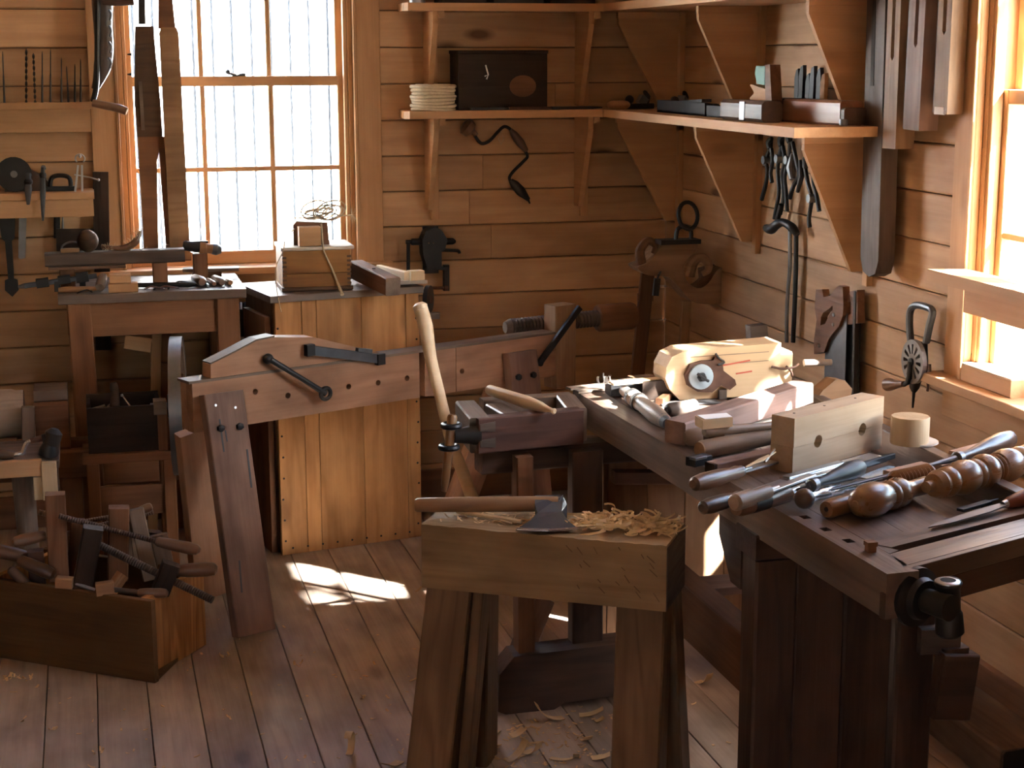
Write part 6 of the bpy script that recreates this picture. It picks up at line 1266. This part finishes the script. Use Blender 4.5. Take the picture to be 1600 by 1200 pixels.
    turned('baluster', A, B, [(0, .006), (.015, .016), (.06, .027), (.16, .035), (.26, .036), (.36, .030), (.42, .026), (.45, .030), (.48, .031), (.51, .027), (.54, .030), (.58, .032), (.64, .029), (.68, .021), (.8, .0175), (1, .019)], 'turned_wood', t, 26); d = (A-B).normalized(); turned('end_disc', A-d*.001, A+d*.001, [(0, .008), (1, .006)], 'axe_wood', t, 14)
    t = thing('turned_baluster', 'larger bead-turned wooden spindle at the bench right edge', 'baluster', BZ(1460, 760)); A, B = BZ(1456, 759, .039), BZ(1642, 708, .039)
    pr = [(0, .012), (.01, .024), (.05, .030), (.08, .026), (.10, .031), (.13, .032), (.155, .027), (.17, .030)]
    x = .18
    for k, (w, r0) in enumerate(((.13, .037), (.06, .033), (.09, .038), (.035, .032), (.035, .032), (.14, .037), (.09, .034), (.2, .036))):
        pr += [(x+w*s, r0*(.86+.14*math.sin(PI*s))) for s in (.04, .25, .5, .75, .96)]; x += w
    turned('spindle', A, B, [(min(a, 1), r) for a, r in pr if a <= 1]+[(1, .02)], 'turned_wood', t, 26); turned('tenon', A-(B-A).normalized()*.02, A, [(0, .012), (1, .012)], 'axe_wood', t, 14)
    t = thing('turned_baluster', 'small ribbed turned spindle half hidden behind the ball end', 'baluster', BZ(1420, 745)); A, B = BZ(1392, 752, .03), BZ(1455, 738, .03); turned('spindle', A, B, [(0, .012)]+[(.05+.09*k+dx, rr) for k in range(10) for dx, rr in ((0, .017), (.045, .021))]+[(1, .015)], 'turned_wood', t, 18); bar('rest', BZ(1398, 752, .005), BZ(1448, 742, .005), .03, .010, 'brown_wood', t)
    for (a, b, w, h, lab) in (((1388, 747), (1446, 733), .03, .03, 'small reddish wood block behind the ribbed spindle'), ((1492, 716), (1562, 697), .035, .03, 'pale pinkish wood block under the screwdriver handle'), ((1462, 732), (1500, 722), .03, .02, 'small brown offcut beside the pinkish block')):
        A, B = BZ(*a, h/2), BZ(*b, h/2); t = tag(bar('wood_block', A, B, w, h, 'pink_wood'), lab, 'block')
    # knife / small saw in front
    t = thing('paring_knife', 'knife with long grey blade and red-brown handle at the right', 'knife', BZ(1500, 805)); A, B, C = BZ(1448, 824, .006), BZ(1572, 787, .012), BZ(1640, 765, .02)
    x = (B-A).normalized(); y = V((-x.y, x.x, 0)); L = (B-A).length; slab('blade', [(0, -.004), (L*.25, -.014), (L*.7, -.016), (L, -.008), (L, .008), (L*.6, .010), (L*.1, .004)], .003, A, x, y, 'old_steel', t); turned('handle', B, C, [(0, .009), (.1, .013), (.5, .018), (1, .016)], 'red_handle', t, 14); turned('ferrule', B-x*.012, B+x*.006, [(0, .007), (1, .010)], 'steel', t, 12)
    t = thing('thin_file', 'thin dark file lying beyond the knife blade', 'file', BZ(1540, 790)); bar('file', BZ(1500, 797, .004), BZ(1545, 784, .004), .016, .006, 'iron', t); turned('tang', BZ(1545, 784, .004), BZ(1560, 779.5, .004), [(0, .003), (1, .001)], 'iron', t, 8)
    # pale stick on the far vise
    t = thing('pointed_stick', 'pale pointed whittled stick lying on the shoulder vise', 'stick', BZ(800, 625)); A, B = PZ(764, 609, ZT+.02), PZ(864, 642, ZT+.012); turned('stick', A, B, [(0, .013), (.02, .0145), (.3, .016), (.6, .0175), (.8, .014), (.93, .007), (1, .006)], 'haft_wood', t, 12); d = (B-A).normalized(); turned('knob', B, B+d*.008, [(0, .007), (.5, .0085), (1, .005)], 'haft_wood', t, 10)
    # loose drawknife, shavings in the chisel heap
    t = thing('bone_scrap', 'torn pale wood splinter lying over the chisel blade', 'splinter', BZ(1190, 722)); pipe('splinter', [BZ(1165, 730, .045), BZ(1190, 718, .05), BZ(1212, 706, .055)], [.003, .008, .002], 'pale_wood', t, 7, 3, flat=.4); pipe('red_tip', [BZ(1195, 722, .045), BZ(1210, 702, .06)], .003, 'turned_wood', t, 6, 0)
wood('dark_handle', (.11, .062, .04), (.05, .026, .016), knots=0, stain=.3, vary=.05, rough=.32, spec=.6)
wood('pink_wood', (.50, .32, .22), (.36, .20, .13), knots=.1, stain=.2, vary=.12)
wood('red_handle', (.24, .075, .04), (.12, .03, .015), knots=0, stain=.2, vary=.03, rough=.35)
near_tools()
# ================================================================ TOOLS ON THE RIGHT WALL
def R(px, py, d=0.): return PX(px, py, XW-d)
def window_shelf():
    d = .13; a = PX(1456, 400, XW-d); t = thing('window_shelf', 'plank shelf across the right window, its top sunlit', 'shelf', a); z = 1.165
    Ya = a.y+.02; slab('board', [(0, 0), (Ya-2.2, 0), (Ya-2.2, d-.03), (0.03, d-.03)], .03, V((XW-d, Ya, z-.015)), (0, -1, 0), (1, 0, 0), 'pine_trim', t)
    bar('apron', V((XW-.045, 2.2, z-.07)), V((XW-.045, Ya-.06, z-.07)), .022, .075, 'pine_trim', t)
    bar('support', V((XW-.045, Ya-.09, z-.11)), V((XW-.045, Ya-.09, z-.03)), .03, .04, 'pine_trim', t, (0, 1, 0)) if False else None
    b = PX(1530, 577, XW-.02); s = thing('sill_block', 'thick pale wood block standing on the right window sill', 'block', b); z0 = W2[2]+.001
    bar('block', V((XW+.0, 3.74, z0+.022)), V((XW+.0, 3.50, z0+.022)), .07, .044, 'pine_trim', s); bar('cap', V((XW+.0, 3.738, z0+.046)), V((XW+.0, 3.502, z0+.046)), .068, .004, 'pale_wood', s)
window_shelf()
def hanging_boards():
    labs = ['longest dark board hanging on the right wall beside the shelf', 'brown slotted board hanging second from the shelf', 'grey-mauve slotted board hanging third from the shelf', 'short slotted board with pale tip hanging nearest the window']
    spec = ((1382, 0, 1370, 432, .110, .05, 'grey_dark', None), (1412, 0, 1403, 232, .075, .055, 'hang_brown', (1409, 95)), (1449, 0, 1438, 203, .085, .055, 'mauve_wood', (1444, 75)), (1490, 0, 1481, 178, .07, .045, 'hang_brown', (1480, 55)))
    for i, (x0, y0, x1, y1, w, th, m, slot) in enumerate(spec):
        d = .03+th/2; a, b = R(x0, y0, d), R(x1, y1, d); a = b+(a-b)*1.35
        t = thing('hanging_board', labs[i], 'board', b, 'plane blanks hanging on the right wall'); x = (b-a).normalized(); L = (b-a).length
        y = V((-1, 0, 0)); yy = (y-x*y.dot(x)).normalized(); M = frame(a, x, yy)   # local z faces the room, local y along the wall
        if slot:
            s = (R(*slot, d)-a).dot(x); out = [(0, -w/2), (L, -w/2), (L, w/2), (0, w/2)]; hole = [(.05, -.009), (s-.01, -.009), (s, 0), (s-.01, .009), (.05, .009)]
            MB().prism(out, th, None, [hole]).build('body', m, t, M, False); MB().box(.05, s, -.009, .009, -th/2+.001, -th/2+.006).build('slot_bottom', 'dark_bench', t, M, False)
        else:
            out = [(0, -w/2), (L-.05, -w/2), (L-.012, -w/2+.018), (L, 0), (L-.012, w/2-.018), (L-.05, w/2), (0, w/2)]; MB().prism(out, th, None).build('body', m, t, M, False); MB().box(.1, .5, -.02, .0, th/2-.001, th/2+.001).build('stain_strip', 'dark_gap', t, M, False)
        sd = -1
        MB().box(0, L-.002, -w/2-.026, -w/2-.001, -th/2, th/2-.012).build('side_fence', 'dark_bench', t, M, False) if i else MB().box(0, L-.12, -w/2-.012, -w/2-.001, -th/2, th/2-.01).build('side_fence', 'brown_wood', t, M, False)
        if i == 3: MB().box(L-.018, L+.0015, -.028, .02, th/2-.001, th/2+.0015).build('pale_tip', 'matte_white', t, M, False)
        turned('hanging_peg', V((XW, a.y, a.z-.02)), V((XW-.03-th, a.y, a.z-.02)), [(0, .007), (1, .007)], 'iron', t, 8)
wood('hang_brown', (.34, .22, .135), (.21, .125, .072), knots=.2, stain=.35, vary=.04)
hanging_boards()
def pliers_set():
    labs = ['leftmost pliers with curved dark handles hanging below the shelf', 'second pliers from the left under the shelf, jaws up', 'large tongs hanging in the middle of the pliers', 'rightmost small pincers hanging beside the bracket']
    # each: handle A px points, handle B px points, jaw points
    S = ([(1203, 232), (1197, 250), (1199, 268), (1196, 290), (1190, 312)], [(1205, 232), (1207, 250), (1204, 270), (1206, 285)], (1204, 228)), \
        ([(1221, 228), (1217, 248), (1215, 268), (1217, 300), (1212, 330), (1210, 342)], [(1223, 228), (1226, 250), (1222, 275), (1224, 305), (1219, 335)], (1222, 224)), \
        ([(1234, 222), (1232, 250), (1226, 275), (1228, 300), (1230, 330)], [(1238, 222), (1245, 255), (1248, 275), (1240, 290), (1234, 310)], (1235, 220)), \
        ([(1258, 262), (1262, 285), (1268, 310), (1264, 340), (1265, 355)], [(1270, 266), (1272, 290), (1277, 310), (1280, 330)], (1262, 255))
    for i, (A, B, J) in enumerate(S):
        d = .03+.006*i; t = thing('pliers', labs[i], 'pliers', R(*J, d), 'pliers hanging under the right shelf')
        n = len(A); 
        pipe('handle', [R(x, y, d) for x, y in A], [.007]*(n-1)+[.0075], 'iron', t, 8, 4); pipe('handle', [R(x, y, d+.008) for x, y in B], [.007]*(len(B)-1)+[.0075], 'iron', t, 8, 4)
        pv = A[1] if i < 3 else A[2]; MB().lathe([(-.012, .014), (.012, .014)], frame(R(*pv, d), (-1, 0, 0)), 12).build('pivot', 'old_steel', t)
        pipe('jaw', [R(*A[0], d), R(J[0]-2, J[1]-6, d), R(J[0]+2, J[1]-12, d)], [.010, .013, .006], 'iron', t, 8, 3); pipe('hanger', [R(J[0], J[1]-10, d), R(J[0], J[1]-10, 0.0)], .003, 'iron', t, 6, 0)
    t = thing('wrench_head', 'steel forked wrench head hanging amid the pliers', 'wrench', R(1240, 270, .05)); MB().tube([R(1238, 240, .05), R(1236, 262, .055), R(1238, 280, .055)], [.006, .016, .010], None, 10).build('head', 'old_steel', t); MB().tube([R(1250, 250, .05), R(1252, 275, .05), R(1246, 300, .05)], [.006, .010, .006], None, 8).build('tail', 'iron', t); pipe('hanger', [R(1238, 241, .05), R(1238, 238, 0)], .003, 'iron', t, 6, 0)
    t = thing('pipe_wrench', 'long iron bar wrench with bulbous head hanging on the wall', 'wrench', R(1235, 540, .04)); d = .035
    pipe('head', [R(1197, 356, d+.02), R(1205, 358, d+.03), R(1215, 350, d+.03), R(1225, 348, d+.02), R(1238, 356, d+.01), R(1246, 368, d)], [.012, .017, .015, .013, .015, .009], 'iron', t, 12, 4); pipe('shank', [R(1214, 350, d+.02), R(1216, 338, d+.02), R(1221, 320, d+.02)], .009, 'iron', t, 8, 3)
    pipe('long_bar', [R(1234, 360, d), R(1234, 420, d), R(1230, 470, d), R(1229, 535, d)], .0065, 'old_steel', t, 8, 3); pipe('long_bar', [R(1244, 366, d-.012), R(1243, 440, d-.012), R(1239, 535, d-.012)], .008, 'iron', t, 8, 3); pipe('hanger', [R(1240, 360, d), R(1240, 360, 0)], .003, 'iron', t, 6, 0)
pliers_set()
def handsaws():
    d = .045; o = R(1300, 500, d); u = V((0, -1, 0))
    f = lambda px, py: ((R(px, py, d)-o).dot(u), (R(px, py, d)-o).z)
    t = thing('hand_saw', 'wooden-handled hand saw hanging on the right wall, nearer one', 'saw', R(1305, 600, d), 'hand saws on the right wall')
    out = [f(1280, 452), f(1290, 452), f(1292, 464), f(1302, 462), f(1309, 452), f(1316, 446), f(1322, 448), f(1323, 475), f(1322, 493), f(1316, 510), f(1307, 520), f(1300, 530), f(1293, 550), f(1277, 553), f(1277, 530), f(1281, 500), f(1278, 480)]
    hole = [f(1288, 495), f(1292, 488), f(1301, 482), f(1306, 477), f(1306, 484), f(1300, 494), f(1294, 506), f(1287, 508)]
    slab('handle', out, .022, o, u, Zv, 'saw_handle', t, [hole[::-1]])
    for p in ((1303, 492), (1302, 507), (1280, 540)): MB().lathe([(0, .006), (.003, .005)], frame(R(*p, d+.011), (-1, 0, 0)), 10).build('saw_nut', 'steel', t)
    slab('blade', [f(1290, 545), f(1308, 518), f(1324, 490), f(1318, 660), f(1286, 660)], .0025, o, u, Zv, 'old_steel', t); pipe('hanger', [R(1297, 462, d), R(1297, 462, 0)], .004, 'iron', t, 6, 0)
    d2 = .055; o2 = R(1338, 500, .03); f2 = lambda px, py: ((R(px, py, .03)-o2).dot(u), (R(px, py, .03)-o2).z)
    t = thing('hand_saw', 'dark back saw hanging right of the wooden-handled saw', 'saw', R(1338, 600, .03), 'hand saws on the right wall')
    slab('handle', [f2(1334, 455), f2(1345, 453), f2(1346, 505), f2(1334, 507), f2(1326, 500), f2(1325, 470)], .024, o2, u, Zv, 'saw_handle', t, [[f2(1330, 492), f2(1335, 490), f2(1335, 470), f2(1330, 472)]]); bar('spine', R(1340, 455, .035), R(1336, 640, .035), .02, .014, 'black_wood', t, (0, 1, 0)); slab('blade', [f2(1322, 508), f2(1345, 505), f2(1340, 650), f2(1318, 650)], .003, o2, u, Zv, 'iron', t); pipe('hanger', [R(1332, 460, .03), R(1332, 460, 0)], .004, 'iron', t, 6, 0)
wood('saw_handle', (.23, .11, .06), (.12, .05, .026), knots=0, stain=.3, vary=.05, rough=.4)
handsaws()
def hand_drill():
    d = .055; P = lambda x, y, e=0.: R(x, y, d+e); u = V((0, -1, 0))
    t = thing('hand_drill', 'grey iron hand drill with spoked wheel hanging on the right wall', 'hand drill', P(1430, 560))
    pipe('frame', [P(1423, 535), P(1421, 505), P(1423, 484), P(1432, 477), P(1448, 480), P(1457, 487), P(1452, 510), P(1447, 535)], .010, 'blue_grey', t, 10, 4)
    c = P(1428, 565, .02); r = .060
    def ring(n=12):
        holes = []
        for k in range(n):
            a = 2*PI*k/n; ca, sa = math.cos(a), math.sin(a); w = .0055
            holes.append([(ca*.022-sa*-w*.5, sa*.022+ca*-w*.5), (ca*.047-sa*-w, sa*.047+ca*-w), (ca*.049, sa*.049), (ca*.047-sa*w, sa*.047+ca*w), (ca*.022-sa*w*.5, sa*.022+ca*w*.5)])
        return holes
    wh = slab('gear_wheel', circ(r, 30), .012, c, u, Zv, 'wheel_grey', t, ring()); MB().lathe([(-.012, .012), (.012, .010)], frame(c, (-1, 0, 0)), 14).build('hub', 'iron', wh)
    slab('gear_back', circ(r*.96, 30), .004, c+V((.009, 0, 0)), u, Zv, 'iron', t)
    pipe('crank', [c-V((.012, 0, 0)), P(1418, 598, .035), P(1400, 600, .04)], .007, 'iron', t, 8, 3); turned('crank_knob', P(1412, 600, .04), P(1384, 601, .04), [(0, .008), (.3, .010), (.7, .017), (.9, .018), (1, .010)], 'handle_wood', t)
    turned('body', P(1440, 535), P(1437, 595), [(0, .016), (.5, .02), (1, .014)], 'iron', t); turned('chuck', P(1430, 594, .01), P(1428, 612, .01), [(0, .017), (.6, .014), (1, .007)], 'iron', t); turned('bit', P(1428, 611, .01), P(1426, 637, .01), [(0, .005), (1, .003)], 'iron', t, 8); turned('pinion', P(1447, 570), P(1449, 590), [(0, .014), (1, .012)], 'old_steel', t, 12); pipe('side_spur', [P(1447, 590), P(1450, 602), P(1449, 611)], .004, 'rust', t, 6, 3); pipe('hanger', [P(1440, 478), R(1440, 478, 0)], .004, 'iron', t, 6, 0)
plain('wheel_grey', (.22, .20, .19), .5, .5, .3)
hand_drill()
def yoke():
    Yk = 5.50; P = lambda x, y, d=0.: PY(x, y, Yk-d); o = P(1070, 440); u = V((1, 0, 0)); f = lambda x, y: (P(x, y).x-o.x, P(x, y).z-o.z)
    t = thing('carved_bracket', 'scroll-carved wooden hook piece with iron ring in the corner', 'carved block', P(1080, 470))
    def spline(pts): return [(v.x, v.y) for v in smoothpts([V((*f(*p), 0)) for p in pts], 4, True)]
    slab('body', spline([(996, 418), (1015, 408), (1032, 385), (1048, 380), (1088, 380), (1082, 398), (1068, 415), (1072, 438), (1090, 450), (1106, 442), (1122, 420), (1142, 420), (1156, 436), (1155, 455), (1138, 470), (1108, 475), (1080, 470), (1060, 448), (1042, 432), (1012, 430)]), .11, o+V((0, .05, 0)), u, Zv, 'carved_wood', t, smooth=True)
    pipe('scroll', [P(1076, 430, .0), P(1082, 410, .01), P(1094, 402, .015), P(1106, 410, .015), P(1106, 422, .015), P(1097, 428, .01)], [.024, .022, .018, .016, .014, .010], 'carved_wood', t, 10, 4); 
    pipe('scroll', [P(1003, 415, -.02), P(1000, 392, -.02), P(1012, 376, -.02), P(1024, 384, -.02), P(1020, 396, -.02)], [.02, .018, .015, .012, .008], 'carved_dark', t, 10, 4)
    bar('iron_plate', P(1028, 378, .02), P(1090, 376, .02), .07, .016, 'iron', t); pipe('shackle', [P(1056, 374, .02), P(1059, 358, .02), P(1070, 354, .02), P(1079, 360, .02), P(1080, 374, .02)], .008, 'iron', t, 8, 4)
    c = P(1075, 337, .02); MB().tube([c+V((.036*math.cos(a), .012*math.sin(a), .047*math.sin(a))) for a in [2*PI*i/22 for i in range(22)]], .0075, None, 9, True).build('ring', 'iron', t)
    bar('wall_board', P(1100, 430, -.12), V((XW-.004, Yk+.06, P(1100, 430).z)), .05, .06, 'carved_dark', t)
    for i, (x0, y0, x1, y1, w, m, lab) in enumerate(((1072, 470, 1068, 540, .035, 'pine_plank', 'tan wooden stile standing left under the carved hook'), (1116, 472, 1112, 540, .03, 'pine_plank', 'tan wooden stile standing right under the carved hook'), (1012, 425, 1000, 545, .05, 'brown_wood', 'dark leaning board left of the carved hook'))):
        s = thing('wood_stile', lab, 'board', P(x1, y1, -.2)); a = P(x0, y0, -.13); b = P(x1, y1, -.13); b = a+(b-a)*(a.z/(a.z-b.z)); bar('stile', a, b, w, .02, m, s, (0, 1, 0)); bar('cleat', a.lerp(b, .1)-V((w*.6, 0, 0)), a.lerp(b, .1)+V((w*.6, 0, 0)), .012, .03, m, s)
    s = thing('black_tool', 'short black tool hanging left of the carved hook', 'tool', P(1026, 450)); bar('blade', P(1027, 435, .07), P(1024, 462, .07), .022, .014, 'black_wood', s, (0, 1, 0)); pipe('loop', [P(1027, 436, .07), P(1029, 430, .065), P(1032, 425, .01)], .004, 'iron', s, 6, 0)
wood('carved_wood', (.36, .22, .13), (.23, .13, .075), knots=.1, stain=.35, vary=.03)
wood('carved_dark', (.20, .11, .062), (.11, .055, .03), knots=.1, stain=.35, vary=.03)
yoke()
t = thing('wall_block', 'dark slanted wood block leaning behind the pulley block', 'block', PY(1185, 520, 4.35)); a = PY(1183, 525, 4.35); slab('block', [(-.025, -.03), (.03, -.03), (.022, .035), (-.03, .032)], .04, a, (1, 0, 0), (0, 0, 1), 'grey_dark', t); bar('support', V((a.x, 4.35, 0)), V((a.x, 4.35, a.z-.03)), .04, .04, 'brown_wood', t, (0, 1, 0))
wood('rough_timber', (.25, .165, .11), (.14, .085, .055), knots=.4, stain=.45, vary=.03)
# ================================================================ FLOOR: timber, chips, shavings
t = thing('floor_timber', 'rough grey squared timber lying along the right wall', 'timber', (2.08, 3.8, 0)); bar('timber', (2.09, 3.19, .05), (2.085, 5.3, .05), .16, .10, 'rough_timber', t, ch=.006); bar('end_face', (2.0902, 3.188, .05), (2.09, 3.19, .05), .155, .096, 'black_wood', t)
def chips():
    rg = random.Random(17)
    big = [(880, 1122, .075, .02), (905, 1118, .05, .02), (912, 1155, .03, .018), (775, 1142, .035, .02), (798, 1150, .03, .022), (770, 1158, .06, .01), (850, 1160, .04, .008), (820, 1175, .05, .02), (735, 1185, .05, .025), (790, 1190, .06, .02), (860, 1185, .05, .012), (900, 1180, .04, .012), (925, 1185, .035, .02), (545, 1180, .05, .014), (625, 1190, .06, .02), (640, 1065, .035, .005), (632, 915, .04, .005), (650, 925, .03, .004), (1090, 1065, .05, .02), (930, 1128, .02, .012), (695, 1175, .05, .02), (760, 1125, .02, .008), (843, 1140, .02, .006)]
    for i, (x, y, L, w) in enumerate(big):
        mb = MB(); a = rg.uniform(0, 6.28); c = rg.uniform(.3, 1.6) if w > .009 else rg.uniform(0, .3)
        if (x, y) == (545, 1180): c = 4.2; L = .09; a = 1.2
        ribbon(mb, (0, 0, .001), (math.cos(a), math.sin(a), 0), L*1.35, w*1.25, c, .0015, 8); o = mb.build('wood_chip', 'shaving', None, Matrix.Translation(PZ(x, y, 0.001)))
        tag(o, {0: 'longest wood chip lying against the dark sled foot', 2: 'small upright wood chip between the trestle legs', 13: 'curled loop shaving standing on the floor left of the trestle', 14: 'wide chip just left of the trestle left leg', 15: 'thin sliver on the floor left of the trestle leg', 16: 'thin dark sliver in the sun patch', 17: 'thin pale sliver at the sun patch edge', 18: 'chip on the floor right of the trestle right leg'}.get(i, 'curled pale wood chip on the floor under the chopping trestle'), 'wood chip', 'wood chips on the floor')
    mb = MB()
    for k in range(420):
        if k < 300: x, y = rg.gauss(820, 110), rg.gauss(1165, 35)
        else: x, y = rg.uniform(0, 1000), rg.uniform(960, 1200)
        if y > 1215 or y < 930: continue
        a = rg.uniform(0, 6.28); p = PZ(x, y, .0012)
        ribbon(mb, p, (math.cos(a), math.sin(a), 0), rg.uniform(.004, .02), rg.uniform(.002, .007), rg.uniform(0, 1.2), .0008, 4)
    for x, y in ((15, 1055), (30, 1058), (8, 1060), (45, 1062), (85, 1140), (150, 1175), (355, 1025), (460, 1040), (565, 1090)):
        for k in range(5): a = rg.uniform(0, 6.28); ribbon(mb, PZ(x+rg.uniform(-8, 8), y+rg.uniform(-3, 3), .0015), (math.cos(a), math.sin(a), .1), rg.uniform(.006, .018), .005, 1.5, .0008, 4)
    o = mb.build('sawdust_flakes', 'shaving'); o['kind'] = 'stuff'; tag(o, 'fine wood flakes strewn over the plank floor', 'wood flakes')
chips()
